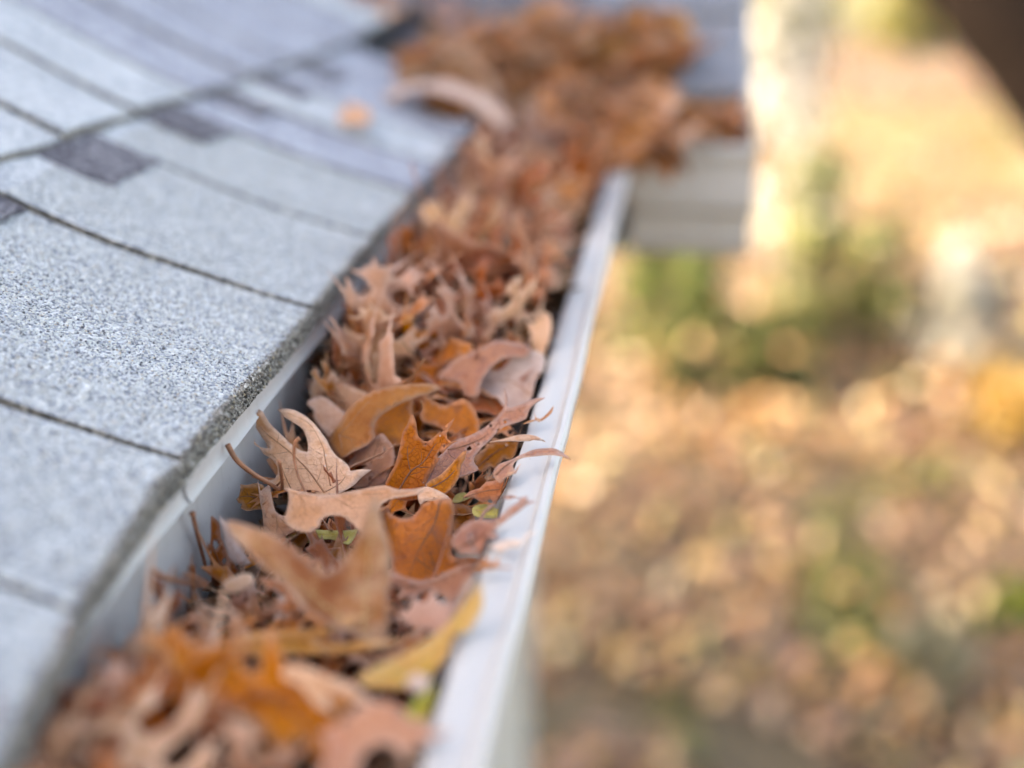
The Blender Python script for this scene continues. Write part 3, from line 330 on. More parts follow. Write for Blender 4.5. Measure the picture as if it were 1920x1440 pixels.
  dict(label='long yellow leaf slanting up to an orange end at the lip', top='yellow', bot='yellow', o=[0.1013, -0.137, -0.002], u=[0.989, 0.0283, 0.1449], n=[-0.0995, -0.597, 0.796], pts=[(11.1, 14.0), (16.3, 19.1), (16.9, 11.9), (13.3, 5.6), (4.9, -4.4), (-3.5, -11.7), (-15.3, -11.8), (-18.6, -8.4), (-9.4, -2.6), (-0.1, 3.3), (6.9, 9.4)], veins=[[(-16.9, -10.1), (-3.1, -3.0), (7.8, 6.0), (15.5, 17.1)]], stalk=None, holes=[], cu=13.5, cv=20.25, nz=0.0039000000000000003, curl=0, srad=0.0007, tips=[], fold=0),
  dict(label='pale pink leaf left of the long yellow leaf', top='peach', bot='pink', o=[0.0971, -0.112, -0.006], u=[0.9886, 0.1493, -0.021], n=[0.1025, -0.5635, 0.8197], pts=[(-9.8, -0.1), (-5.8, 2.2), (-5.7, 6.2), (-1.8, 4.4), (0.9, 8.8), (3.1, 4.8), (8.1, 4.5), (7.4, -1.7), (9.5, -6.0), (5.6, -6.1), (2.8, -9.9), (0.2, -4.7), (-4.7, -4.4)], veins=[], stalk=None, holes=[], cu=-16.200000000000003, cv=0.0, nz=0.0026000000000000003, curl=0, srad=0.0007, tips=[], fold=0),
  dict(label='green leaf scrap near the lip in the foreground', top='green', bot='lime', o=[0.1046, -0.1583, -0.006], u=[0.9941, 0.0866, 0.0649], n=[0.0, -0.6, 0.8], pts=[(-5.8, -2.8), (-2.3, 2.3), (4.2, 6.7), (4.0, 0.6), (0.9, -4.5), (-3.5, -5.4)], veins=[], stalk=None, holes=[], cu=13.5, cv=0.0, nz=0.0026000000000000003, curl=0, srad=0.0007, tips=[], fold=0),
  dict(label='pale arching leaf at the bottom of the picture', top='pink', bot='peach', o=[0.0971, -0.1851, 0.004], u=[0.9892, 0.1456, -0.0144], n=[0.0995, -0.597, 0.796], pts=[(-13.8, -14.1), (-11.7, -3.5), (-13.6, 0.6), (-8.3, 3.1), (-3.1, 7.3), (3.7, 7.4), (10.7, 3.2), (13.4, 4.2), (14.4, 0.5), (20.4, -1.3), (13.7, -5.0), (9.6, -3.6), (8.8, -8.7), (4.9, -3.4), (-1.1, -4.1), (-3.3, -8.8), (-3.8, -15.4)], veins=[], stalk=None, holes=[], cu=-21.6, cv=13.5, nz=0.0039000000000000003, curl=0, srad=0.0007, tips=[], fold=0),
  dict(label='pinkish lobed leaf over the vivid orange leaf', top='pink', bot='peach', o=[0.0797, -0.1675, 0.004], u=[0.9892, 0.1456, -0.0144], n=[0.0995, -0.597, 0.796], pts=[(-12.0, 5.9), (-7.7, 6.6), (-0.3, 3.7), (7.1, 0.8), (13.1, -3.6), (11.0, -4.6), (4.4, -1.1), (0.9, -2.2), (3.1, -8.0), (-1.7, -5.6), (-6.4, -0.0), (-10.9, 2.1)], veins=[[(-10.4, 4.7), (-0.1, 0.7), (11.6, -3.6)]], stalk=None, holes=[], cu=-8.100000000000001, cv=8.100000000000001, nz=0.0026000000000000003, curl=0, srad=0.0007, tips=[], fold=0),
  dict(label='golden leaf streak crossing behind the vivid orange leaf', top='ochre', bot='tan', o=[0.0604, -0.1289, -0.008], u=[0.9932, 0.1004, 0.059], n=[0.0, -0.507, 0.8619], pts=[(-21.5, -3.3), (-14.7, 0.5), (-6.8, 2.5), (4.4, 4.6), (15.7, 6.9), (21.4, 6.2), (12.7, 3.6), (4.0, 0.7), (22.7, -1.0), (33.2, -2.7), (22.9, -4.1), (6.8, -3.2), (-2.8, -3.9), (-9.1, -5.8)], veins=[[(-19.2, -2.3), (-0.1, 0.9), (29.2, -2.9)]], stalk=None, holes=[], cu=8.100000000000001, cv=0.0, nz=0.0039000000000000003, curl=0, srad=0.0007, tips=[], fold=0),
  dict(label='round cream leaf scrap near the lip in the foreground', top='bleach', bot='peach', o=[0.1032, -0.1593, 0.002], u=[0.9941, 0.0866, 0.0649], n=[0.0, -0.6, 0.8], pts=[(-3.1, 1.1), (0.2, 3.0), (3.2, 1.0), (3.0, -1.6), (-0.1, -2.4), (-2.7, -1.1)], veins=[], stalk=None, holes=[], cu=-27.0, cv=0.0, nz=0.0013000000000000002, curl=0, srad=0.0007, tips=[], fold=0),
  dict(label='pale tan lobed leaf in the near left corner of the gutter', top='tan', bot='bleach', o=[0.0062, -0.142, -0.024], u=[0.9748, 0.2038, -0.0908], n=[0.1961, -0.5883, 0.7845], pts=[(-11.2, 6.2), (-5.4, 4.7), (-1.7, 0.8), (1.4, 4.2), (5.5, 0.2), (8.5, -4.6), (1.0, -6.5), (-5.1, -2.6)], veins=[], stalk=None, holes=[], cu=13.5, cv=0.0, nz=0.0039000000000000003, curl=0, srad=0.0007, tips=[], fold=0),
  dict(label='large pale pink leaf against the lip beyond the focus', top='bleach', bot='peach', o=[0.099, 0.0713, 0.0], u=[0.9919, 0.1258, 0.0155], n=[0.0502, -0.502, 0.8634], pts=[(-16.7, 5.6), (-12.3, 8.8), (-6.0, 6.9), (0.2, 11.9), (6.6, 14.8), (13.3, 12.6), (11.6, 1.9), (8.9, -6.0), (7.5, -12.3), (-3.4, -15.8), (-8.0, -8.6), (-13.8, -4.2)], veins=[[(8.0, -10.3), (-1.2, 0.0), (-15.1, 4.6)]], stalk=None, holes=[], cu=-10.8, cv=0.0, nz=0.0039000000000000003, curl=0, srad=0.0007, tips=[], fold=0),
  dict(label='mauve arched lobe behind the large pale pink leaf', top='mauve', bot='mauve', o=[0.0818, 0.0694, 0.006], u=[0.9941, 0.0866, 0.0649], n=[0.0, -0.6, 0.8], pts=[(-17.3, -1.8), (-9.4, 4.6), (-2.4, 7.0), (5.7, 9.3), (11.5, 12.6), (23.2, 12.6), (22.6, 6.5), (11.5, 2.1), (4.2, -6.2), (1.4, -14.8), (-4.4, -12.7), (-6.8, -6.4)], veins=[], stalk=None, holes=[], cu=-18.900000000000002, cv=0.0, nz=0.0039000000000000003, curl=0, srad=0.0007, tips=[], fold=0),
  dict(label='bright peach curled lobe by the lip beyond the focus', top='peach', bot='peach', o=[0.1038, 0.1153, 0.006], u=[0.9954, 0.0677, 0.0677], n=[0.0, -0.7071, 0.7071], pts=[(-5.6, 9.0), (-1.9, 6.4), (2.6, 11.7), (6.5, 7.4), (5.4, -4.9), (2.4, -10.9), (-2.5, -7.2), (-3.4, 1.0)], veins=[], stalk=None, holes=[], cu=18.900000000000002, cv=0.0, nz=0.0026000000000000003, curl=0, srad=0.0007, tips=[], fold=0),
  dict(label='small cream yellow leaf in the blurred heap', top='cream', bot='cream', o=[0.0517, 0.2195, 0.014], u=[0.9954, 0.0677, 0.0677], n=[0.0, -0.7071, 0.7071], pts=[(-9.4, 7.0), (-0.1, 9.8), (8.6, 6.7), (9.2, -1.5), (3.6, -11.8), (-3.3, -7.3), (-6.3, -0.6)], veins=[], stalk=None, holes=[], cu=-13.5, cv=0.0, nz=0.0026000000000000003, curl=0, srad=0.0007, tips=[], fold=0),
  dict(label='pale peach broad leaf near the lip in the blurred heap', top='peach', bot='peach', o=[0.0934, 0.1961, 0.012], u=[0.9954, 0.0677, 0.0677], n=[0.0, -0.7071, 0.7071], pts=[(-11.9, 10.0), (-5.5, 12.2), (2.8, 9.3), (11.0, -1.2), (10.1, -10.4), (1.3, -9.4), (-5.5, -1.9)], veins=[], stalk=None, holes=[], cu=-13.5, cv=0.0, nz=0.0026000000000000003, curl=0, srad=0.0007, tips=[], fold=0),
  dict(label='pale blush leaf in the middle of the blurred heap', top='pink', bot='bleach', o=[0.0755, 0.1367, 0.006], u=[0.9961, 0.0581, 0.0671], n=[0.0, -0.7557, 0.6549], pts=[(-6.0, 7.2), (0.5, 9.1), (5.1, 3.9), (4.4, -7.0), (-0.7, -10.1), (-5.1, -3.9)], veins=[], stalk=None, holes=[], cu=-10.8, cv=0.0, nz=0.0026000000000000003, curl=0, srad=0.0007, tips=[], fold=0),
  dict(label='pale fold of leaf above the pale peach leaf', top='peach', bot='peach', o=[0.0246, 0.0339, -0.006], u=[0.9751, 0.2061, -0.0814], n=[0.1975, -0.642, 0.7408], pts=[(-8.1, 6.5), (-5.4, 9.0), (-1.7, 9.8), (1.7, 7.9), (5.6, 4.8), (9.5, 1.7), (7.5, -3.3), (4.4, -6.7), (2.0, -8.4), (-1.6, -4.1), (-4.4, -0.6), (-5.0, 3.0)], veins=[], stalk=None, holes=[], cu=-13.5, cv=0.0, nz=0.0026000000000000003, curl=0, srad=0.0007, tips=[], fold=0),
  dict(label='mauve torn leaf right of the ochre folded lobe', top='mauve', bot='ochre', o=[0.0493, 0.0141, -0.016], u=[0.9911, 0.1332, 0.0013], n=[0.1036, -0.7767, 0.6213], pts=[(-11.1, -0.7), (-7.3, 4.4), (-3.1, 8.8), (0.4, 11.1), (3.2, 12.6), (5.4, 10.3), (7.7, 7.4), (8.5, 2.9), (7.9, -0.7), (5.9, -5.1), (3.8, -8.8), (-2.5, -10.2), (-8.2, -10.2), (-6.3, -4.4), (-2.1, -0.4)], veins=[[(-6.2, -7.7), (-1.4, -0.7), (2.9, 11.8)]], stalk=None, holes=[(4.3, 6.3, 0.6), (-1.3, -5.9, 0.8)], cu=13.5, cv=0.0, nz=0.0039000000000000003, curl=0, srad=0.0007, tips=[], fold=0),
  dict(label='rust oak lobes standing at the back wall beyond the focus', top='rust', bot='orange', o=[0.0126, 0.122, -0.004], u=[0.951, 0.2997, -0.0765], n=[0.3042, -0.8619, 0.4056], pts=[(-3.9, 23.4), (-0.9, 16.6), (3.2, 17.4), (6.2, 20.6), (7.3, 10.3), (4.3, 0.1), (8.9, 5.2), (12.6, 16.8), (14.5, 7.9), (12.7, -4.9), (9.0, -15.2), (1.4, -16.5), (-2.5, -5.1), (-6.8, 1.9), (-2.3, 4.6)], veins=[[(3.9, -15.3), (1.2, 5.1), (-3.4, 21.6)]], stalk=None, holes=[], cu=10.8, cv=0.0, nz=0.0026000000000000003, curl=0, srad=0.0007, tips=[], fold=0),
  dict(label='rust pointed lobe with pale sheen near the back wall', top='rust', bot='pink', o=[0.0192, 0.0819, -0.002], u=[0.9757, 0.2134, -0.0488], n=[0.2074, -0.8296, 0.5185], pts=[(-4.7, 19.0), (-2.2, 12.2), (0.9, 14.2), (5.1, 7.4), (9.6, -3.5), (4.9, -7.2), (0.1, -2.4), (-4.3, 2.4)], veins=[[(4.9, -6.0), (-0.1, 6.1), (-4.2, 17.0)]], stalk=None, holes=[], cu=21.6, cv=0.0, nz=0.0026000000000000003, curl=0, srad=0.0007, tips=[], fold=0),
  dict(label='pinkish brown pointed leaf left of the ochre lobe', top='pink', bot='mauve', o=[0.0287, 0.0543, -0.002], u=[0.9845, 0.1727, -0.0302], n=[0.1543, -0.7715, 0.6172], pts=[(-12.9, 10.6), (-10.5, 1.5), (-6.8, 10.2), (-2.4, 4.7), (4.1, 1.2), (9.2, -2.2), (2.6, -9.4), (-6.5, -8.4), (-10.3, -3.7), (-15.9, -0.9)], veins=[[(2.6, -8.3), (-4.5, -0.1), (-11.7, 8.2)]], stalk=None, holes=[], cu=10.8, cv=0.0, nz=0.0026000000000000003, curl=0, srad=0.0007, tips=[], fold=0),
  dict(label='glossy rust leaf behind the upright orange lobe', top='rust', bot='brown', o=[0.0536, 0.036, -0.004], u=[0.9961, 0.0581, 0.0671], n=[0.0, -0.7557, 0.6549], pts=[(-8.8, -4.3), (-4.7, 6.0), (0.8, 10.5), (6.4, 10.3), (7.8, -0.3), (6.9, -9.5), (0.4, -13.8), (-7.5, -11.3)], veins=[], stalk=None, holes=[], cu=24.3, cv=0.0, nz=0.0039000000000000003, curl=0, srad=0.0007, tips=[], fold=0),
  dict(label='dark rust curled leaf beyond the upright orange lobe', top='rust', bot='tan', o=[0.0799, 0.0395, -0.004], u=[0.9961, 0.0581, 0.0671], n=[0.0, -0.7557, 0.6549], pts=[(-14.7, 8.7), (-6.8, 4.9), (2.1, 6.9), (6.7, 2.1), (8.9, -6.1), (4.6, -10.5), (-3.2, -7.3), (-8.8, -4.3), (-15.6, -1.8)], veins=[], stalk=None, holes=[], cu=29.700000000000003, cv=16.200000000000003, nz=0.0039000000000000003, curl=0, srad=0.0007, tips=[], fold=0),
  dict(label='small pink leaf lying on the grey shingles', top='pink', bot='peach', o=[-0.064, 0.4241, 0.05], u=[0.9506, 0.1258, 0.2838], n=[-0.2797, -0.0499, 0.9588], pts=[(-21.8, 38.1), (-10.5, 59.5), (17.8, -17.2), (20.4, -58.5), (-3.3, -28.1)], veins=[], stalk=None, holes=[], cu=-13.5, cv=0.0, nz=0.0026000000000000003, curl=0, srad=0.0007, tips=[], fold=0),
  dict(label='long curled tan leaf lying on shingles beside the leaf heap', top='bleach', bot='mauve', o=[-0.013, 0.4894, 0.056], u=[0.9699, 0.0605, 0.2357], n=[-0.2063, -0.3094, 0.9283], pts=[(-47.2, 28.3), (-36.8, 38.1), (-13.5, 26.9), (11.7, 6.9), (47.6, -36.4), (43.9, -47.5), (12.5, -17.3), (-16.1, 2.1), (-33.9, -0.8)], veins=[], stalk=None, holes=[], cu=-4.050000000000001, cv=-12.15, nz=0.0026000000000000003, curl=0, srad=0.0007, tips=[], fold=0),
]
STALKS = [
  dict(label='dark leaf stalk sticking out toward the shingle edge', pts=[[0.0062, -0.1061, 0.0], [0.0098, -0.104, -0.004], [0.0123, -0.096, -0.01], [0.0159, -0.0879, -0.016]], mat='stalk', r=0.001),
  dict(label='short reddish leaf stalk beside the dark stalk', pts=[[0.0134, -0.098, -0.006], [0.0149, -0.0928, -0.01], [0.0159, -0.0858, -0.016]], mat='stalk', r=0.0008),
  dict(label='upright brown leaf stalk standing against the gutter back wall', pts=[[0.005, -0.067, 0.0], [0.0038, -0.0626, -0.008], [0.0031, -0.0589, -0.016], [0.0038, -0.0572, -0.026]], mat='stalk', r=0.0009),
  dict(label='slim upright leaf stalk with a knobbed tip over the peach leaf', pts=[[0.0347, -0.0348, 0.016], [0.0331, -0.0352, 0.014], [0.0325, -0.0352, 0.008], [0.0343, -0.0372, 0.002], [0.0379, -0.0399, -0.004]], mat='stalk', r=0.0007),
]

# ---------------------------------------------------------------- roof
def roof_z(X):
    t = .008 - X
    return .026 + .25 * t + .60 * min(t, .4) ** 2 + (.48 * (t - .4) if t > .4 else 0)
def wob(y, x=0., s=0.):
    return noise.noise(Vector((x * 9 + s, y * 14, s * 1.7)))
def slab(name, fn, us, vs, th, mats, parent, edge_rows=()):
    """closed slab over grid us x vs; fn(u,v)->Vector top point; th thickness straight down"""
    nu, nv = len(us), len(vs)
    top = [fn(u, v) for u in us for v in vs]; bot = [p - Vector((0, 0, th)) for p in top]
    V = top + bot; N = nu * nv; Fc = []; mi = []
    I = lambda i, j: i * nv + j
    for i in range(nu - 1):
        for j in range(nv - 1):
            Fc.append((I(i, j), I(i + 1, j), I(i + 1, j + 1), I(i, j + 1))); mi.append(0)
            Fc.append((N + I(i, j), N + I(i, j + 1), N + I(i + 1, j + 1), N + I(i + 1, j))); mi.append(1)
    for i in range(nu - 1):
        for j, fl in ((0, 0), (nv - 1, 1)):
            q = (I(i, j), N + I(i, j), N + I(i + 1, j), I(i + 1, j)); Fc.append(q[::-1] if fl else q); mi.append(1)
    for j in range(nv - 1):
        for i, fl in ((0, 1), (nu - 1, 0)):
            q = (I(i, j), N + I(i, j), N + I(i, j + 1), I(i, j + 1)); Fc.append(q[::-1] if fl else q); mi.append(1)
    o = mesh_obj(name, V, Fc, mats, parent)
    o.data.polygons.foreach_set('material_index', mi)
    bm = bmesh.new(); bm.from_mesh(o.data); bmesh.ops.recalc_face_normals(bm, faces=bm.faces); bm.to_mesh(o.data); bm.free()
    return o
ICO_V = np.array([(0, 0, 1), (.9, 0, .1), (-.45, .8, .15), (-.45, -.8, .05), (.35, .6, -.6), (.3, -.6, -.6), (-.8, 0, -.6)], float)
ICO_F = np.array([(0, 1, 2), (0, 2, 3), (0, 3, 1), (1, 4, 2), (1, 5, 4), (1, 3, 5), (2, 6, 3), (2, 4, 6), (3, 6, 5), (4, 5, 6)])
def granules(name, pts, sizes, cols, parent, rng, flat=.62):
    n = len(pts); k = len(ICO_V)
    jit = 1 + .5 * (rng.random((n, k, 3)) - .5)
    V = ICO_V[None] * jit
    a = rng.random(n) * 6.283; b = (rng.random(n) - .5) * 1.6
    ca, sa, cb, sb = np.cos(a), np.sin(a), np.cos(b), np.sin(b)
    x, y, z = V[..., 0], V[..., 1] * .8, V[..., 2] * flat
    y, z = y * cb[:, None] - z * sb[:, None], y * sb[:, None] + z * cb[:, None]
    x, y = x * ca[:, None] - y * sa[:, None], x * sa[:, None] + y * ca[:, None]
    V = np.stack((x, y, z), -1) * sizes[:, None, None] + pts[:, None, :]
    Fc = (ICO_F[None] + (np.arange(n) * k)[:, None, None]).reshape(-1, 3)
    me = bpy.data.meshes.new(name)
    me.vertices.add(n * k); me.vertices.foreach_set('co', V.reshape(-1).astype(np.float32))
    me.loops.add(Fc.size); me.loops.foreach_set('vertex_index', Fc.reshape(-1).astype(np.int32))
    me.polygons.add(len(Fc)); me.polygons.foreach_set('loop_start', (np.arange(len(Fc)) * 3).astype(np.int32))
    me.update(calc_edges=True)
    at = me.color_attributes.new('Col', 'FLOAT_COLOR', 'POINT')
    c4 = np.ones((n, k, 4), np.float32); c4[..., :3] = cols[:, None, :]
    at.data.foreach_set('color', c4.reshape(-1))
    me.materials.append(M_gran)
    o = link(bpy.data.objects.new(name, me), parent); o['kind'] = 'stuff'
    return o
PAL = np.array([(.76, .78, .79), (.70, .73, .76), (.60, .64, .70), (.44, .47, .54), (.28, .30, .36), (.13, .13, .15), (.66, .56, .46), (.82, .82, .80)])
PALP = np.array([.24, .20, .18, .12, .10, .05, .03, .08])
PAL2 = np.array([(.16, .15, .14), (.25, .23, .21), (.36, .33, .30), (.46, .44, .41), (.62, .60, .58), (.07, .065, .06), (.48, .40, .28)])
PAL2P = np.array([.22, .24, .20, .12, .06, .13, .03])

roof = empty('shingle_roof', (0, 0, 0))
tag(roof, 'light grey asphalt shingle roof slope meeting the leaf filled gutter', 'roof')
deck = slab('roof_deck', lambda u, v: Vector((u, v, roof_z(u) - .012)), [-2.7, -1.6, -.8, -.4, -.2, -.1, -.03, -.004], [-.9, 0, .69, 2.2], .012, [plain_mat('roof_felt', (.03, .03, .033), .9, .3), plain_mat('roof_wood', (.3, .2, .12), .8, .3)], roof)
def eave_x(y):   # slightly wavy lower edge
    q = max(0., -.10 - y); q = min(q, .16)
    return .0085 + .65 * q * q + .03 * q + .0016 * noise.noise(Vector((y * 9, 3.1, 0))) + .0009 * noise.noise(Vector((y * 45, 7.1, 0)))
def course_x(y):
    return -.146 + .027 * min(1.2, max(0., (y - .08) / .42)) + .0022 * noise.noise(Vector((y * 16, 9.4, 0))) + .001 * noise.noise(Vector((y * 60, 1.4, 0)))
def lin(a, b, n): return [a + (b - a) * i / n for i in range(n + 1)]
def tabs(cuts, lowfn, depth, lift, seed, nm='shingle', gran=None, midset=()):
    R = random.Random(seed); out = []
    for k in range(len(cuts) - 1):
        y0, y1 = cuts[k] + .0010, cuts[k + 1] - .0010
        dz = .0015 + R.uniform(-.0004, .0008); tilt = -.0017 / max(.05, y1 - y0)
        nv = max(6, int((y1 - y0) / .006))
        def fn(u, v, dz=dz, tilt=tilt, y0=y0, y1=y1, s=seed + k):
            x = lowfn(v) - u * depth
            # ends of each tab bow a little
            e = .0007 * math.sin(v * 700 + s) if False else 0
            yy = v
            if abs(v - y0) < 1e-6 or abs(v - y1) < 1e-6: cy = cuts[0] if False else min(cuts, key=lambda q: abs(q - v)); yy = v + .0005 * noise.noise(Vector((x * 120, s * 3.3, v * 5))) + .0042 * noise.noise(Vector((x * 17, cy * 13, 0)))
            z = roof_z(x) + lift + dz + tilt * (v - y0) + .0012 * wob(v, x, s) - (.0012 if u == 0 else 0)
            return Vector((x, yy, z))
        us = [0, .006, .02] + lin(.05, 1, 22)
        m = M_shmid if k in midset else M_sh
        o = slab(nm, fn, us, lin(y0, y1, nv), .0046, [m, M_edge], roof)
        out.append((o, y0, y1, dz, tilt, k))
    return out
# starter strip under the first course
sv = lin(-.62, .62, 200)
slab('starter_strip', lambda u, v: Vector((eave_x(v + .4) - .0015 - u, v, roof_z(eave_x(v) - u) - .0046)), [0, .004, .02, .05, .1], sv, .0046, [M_edge, M_edge], roof)
cuts1 = [-.60, -.41, -.275, -.171, -.079, .079, .196, .296, .372, .445, .53, .64]
T1 = tabs(cuts1, eave_x, .17, .0, 11, midset=(7, 9, 10))
cuts2 = [-.62, -.50, -.33, -.21, -.08, .06, .166, .247, .32, .406, .485, .60, .70, .80]
T2 = tabs(cuts2, course_x, .17, .0058, 31, midset=(8, 9, 10, 11))
cuts3 = [-.62, -.4, -.22, -.05, .12, .28, .41, .55, .70, .85, 1.0]
T3 = tabs(cuts3, lambda y: course_x(y) - .142, .3, .0110, 51)
# darker printed patches just under the second course
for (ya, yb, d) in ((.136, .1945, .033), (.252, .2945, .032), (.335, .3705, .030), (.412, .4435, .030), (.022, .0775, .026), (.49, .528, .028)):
    slab('dark_granule_patch', lambda u, v: Vector((course_x(v) + .002 + u * (1 + .25 * noise.noise(Vector((v * 160, 2, 1)))), v + .0035 * noise.noise(Vector((u * 150, v * 10, 5))), roof_z(course_x(v) + u) + .0016 + .0012 * wob(v, course_x(v) + u))), lin(-.01, d, 12), lin(ya, yb, 14), .0022, [M_shdark, M_shdark], roof)
# loose mineral granules standing proud of the sharp part of the first course
RNG = np.random.default_rng(5)
for (o, y0, y1, dz, tilt, k) in T1:
    if y1 < -.19 or y0 > .2: continue
    area = (y1 - y0) * .138; n = int(area * 1e6 * .85)
    u = RNG.random(n); y = y0 + .0016 + (y1 - y0 - .0032) * RNG.random(n)
    P = np.empty((n, 3))
    for i in range(n):
        x = eave_x(y[i]) - u[i] * .138
        P[i] = (x, y[i], roof_z(x) + dz + tilt * (y[i] - y0) + .0012 * wob(y[i], x, 11 + k) + .00008)
    cols = PAL[RNG.choice(len(PAL), n, p=PALP)] * (.68 + .3 * RNG.random((n, 1))) * np.array((1, 1.0, .985))
    granules('granules', P, .00050 + .00046 * RNG.random(n), cols, o, RNG)
    m = int((y1 - y0) * 1000 * 34)
    t = RNG.random(m); y = y0 + (y1 - y0) * RNG.random(m); P = np.empty((m, 3))
    for i in range(m):
        x = eave_x(y[i]); zz = roof_z(x) + dz + tilt * (y[i] - y0) + .0004 - max(0, t[i] - .22) * .0105 + .0012 * wob(y[i], x, 11 + k)
        P[i] = (x - .0005 + .0012 * RNG.random() - (.011 * RNG.random() ** 2 if t[i] < .22 else 0), y[i], zz)
    cols = PAL2[RNG.choice(len(PAL2), m, p=PAL2P)] * (.8 + .4 * RNG.random((m, 1)))
    granules('edge_granules', P, .00045 + .00055 * RNG.random(m), cols, o, RNG, .9)
# the roof slope that meets it at the far corner
def roof2_z(Y):
    t = Y - .696
    return .026 + .34 * t
back = empty('back_shingle_roof', (0, .63, 0))
tag(back, 'blue grey shingle roof slope behind the leaf heap in the corner', 'roof')
def bslab(name, x0, x1, y0, y1, lift, mat, seed):
    R = random.Random(seed); dz = R.uniform(-.0006, .001)
    o = slab(name, lambda u, v: Vector((v, y0 + u * (y1 - y0) + .0015 * noise.noise(Vector((v * 20, seed, 0))), roof2_z(y0 + u * (y1 - y0)) + lift + dz + .001 * noise.noise(Vector((v * 11, u * 2, seed))))), lin(0, 1, 8), lin(x0, x1, 8), .005, [mat, M_edge], back)
    o.matrix_parent_inverse = back.matrix_world.inverted(); o.location = (0, -.63, 0) if False else o.location
    return o
back.location = (0, 0, 0)
for k in range(5):
    ya = .690 + .136 * k
    xs = [.214 - .004 * (k % 2), .09 - .05 * (k % 3) / 2, -.08 - .03 * k, -.26, -.44 - .02 * k, -.63, -.83]
    for j in range(len(xs) - 1):
        if xs[j] < -(ya - .69) - .03: continue
        bslab('shingle', max(xs[j + 1] + .001, -(ya - .69) - .06), xs[j] - .001, ya, ya + .18, .0058 * k, [M_shback, M_shback, M_shdark][(k + j) % 3], k * 7 + j)
slab('roof_deck', lambda u, v: Vector((v * .99 + (1 - u) * 0, .708 + u * .72, roof2_z(.708 + u * .72) - .010)), lin(0, 1, 4), lin(-.75, .214, 6), .012, [M_shdark, M_shdark], back)
mesh_obj('rake_trim', *(lambda V, Fc: (V, Fc))([(.204, .70, roof2_z(.70) - .012), (.219, .70, roof2_z(.70) - .012), (.219, 1.44, roof2_z(1.44) - .012), (.204, 1.44, roof2_z(1.44) - .012),
    (.204, .70, roof2_z(.70) - .085), (.219, .70, roof2_z(.70) - .085), (.219, 1.44, roof2_z(1.44) - .085), (.204, 1.44, roof2_z(1.44) - .085)],
    [(0, 1, 2, 3), (7, 6, 5, 4), (0, 4, 5, 1), (1, 5, 6, 2), (2, 6, 7, 3), (3, 7, 4, 0)]), M_gutter, back)

# ---------------------------------------------------------------- gutter
gut = empty('rain_gutter', (0, 0, 0))
tag(gut, 'white metal rain gutter packed with dead oak leaves below the shingles', 'gutter')
PROF = [(0, .0125), (0, -.04), (0, -.083), (.002, -.085), (.068, -.085), (.072, -.083), (.078, -.072), (.081, -.055), (.087, -.043), (.099, -.035), (.1040, -.030), (.1105, -.024), (.1165, -.014), (.1232, -.005),
        (.1270, -.0016), (.1266, .0006), (.1254, .0018), (.1238, .0018), (.1226, .0009), (.1219, -.0003), (.1208, -.0008), (.1190, -.0005), (.1150, -.0004), (.1118, -.0006), (.1104, -.0014), (.1099, -.0032), (.1104, -.0062), (.1112, -.0085)]
def offset_prof(P, d):
    out = []
    for i, p in enumerate(P):
        a = Vector(P[max(i - 1, 0)]); b = Vector(P[min(i + 1, len(P) - 1)]); t = (b - a).normalized()
        out.append((p[0] - t.y * d, p[1] + t.x * d))
    return out
def extrude_prof(name, P, th, ts, place, parent, smooth=True):
    Q = offset_prof(P, th); loop = P + Q[::-1]; n = len(loop); V = []; Fc = []
    for t in ts:
        for (a, b) in loop: V.append(place(a, b, t))
    for i in range(len(ts) - 1):
        for k in range(n):
            Fc.append((i * n + k, i * n + (k + 1) % n, (i + 1) * n + (k + 1) % n, (i + 1) * n + k))
    for i in (0, len(ts) - 1):
        m = len(P)
        for k in range(m - 1): Fc.append((i * n + k, i * n + k + 1, i * n + n - 2 - k, i * n + n - 1 - k))
    o = mesh_obj(name, V, Fc, M_gutter, parent)
    bm = bmesh.new(); bm.from_mesh(o.data); bmesh.ops.recalc_face_normals(bm, faces=bm.faces)
    for f in bm.faces: f.smooth = True
    for e in bm.edges:
        if len(e.link_faces) == 2 and e.calc_face_angle(0) > .6: e.smooth = False
    bm.to_mesh(o.data); bm.free()
    return o
dent = lambda y, k: .0007 * noise.noise(Vector((y * 9, k, 0))) + .0004 * noise.noise(Vector((y * 31, k, 4)))
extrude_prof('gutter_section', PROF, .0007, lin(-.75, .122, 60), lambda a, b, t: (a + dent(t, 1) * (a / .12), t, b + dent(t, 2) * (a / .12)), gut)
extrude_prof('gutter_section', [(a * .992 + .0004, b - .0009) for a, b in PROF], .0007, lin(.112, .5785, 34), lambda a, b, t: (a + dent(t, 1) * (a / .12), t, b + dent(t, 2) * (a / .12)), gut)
PROF_R = [(0, .0125), (0, -.096), (.002, -.098), (.082, -.098), (.086, -.096), (.092, -.088), (.094, -.070), (.095, -.062), (.104, -.056), (.114, -.052), (.1165, -.046), (.1175, -.030), (.118, -.016), (.1235, -.008)] + PROF[14:]
extrude_prof('return_section', PROF_R, .0007, lin(.1215, .2198, 10), lambda a, b, t: (t, .705 - a, b), gut)
cap = [(a, b) for a, b in PROF_R[:20]]
capV = [(.2190, .705 - a, b) for a, b in cap] + [(.2204, .705 - a, b) for a, b in cap]; nn = len(cap)
mesh_obj('end_cap', capV, [tuple(range(nn)), tuple(range(2 * nn - 1, nn - 1, -1))] + [(k, (k + 1) % nn, nn + (k + 1) % nn, nn + k) for k in range(nn)], M_gutter, gut)
box('corner_floor', (.0008, .5795, -.0848), (.1208, .704, -.0838), M_gutter, gut)
box('corner_back', (.0004, .7052, -.0852), (.121, .706, .004), M_gutter, gut)
box('corner_side', (-.0004, .5795, -.0852), (.0004, .7052, .004), M_gutter, gut)
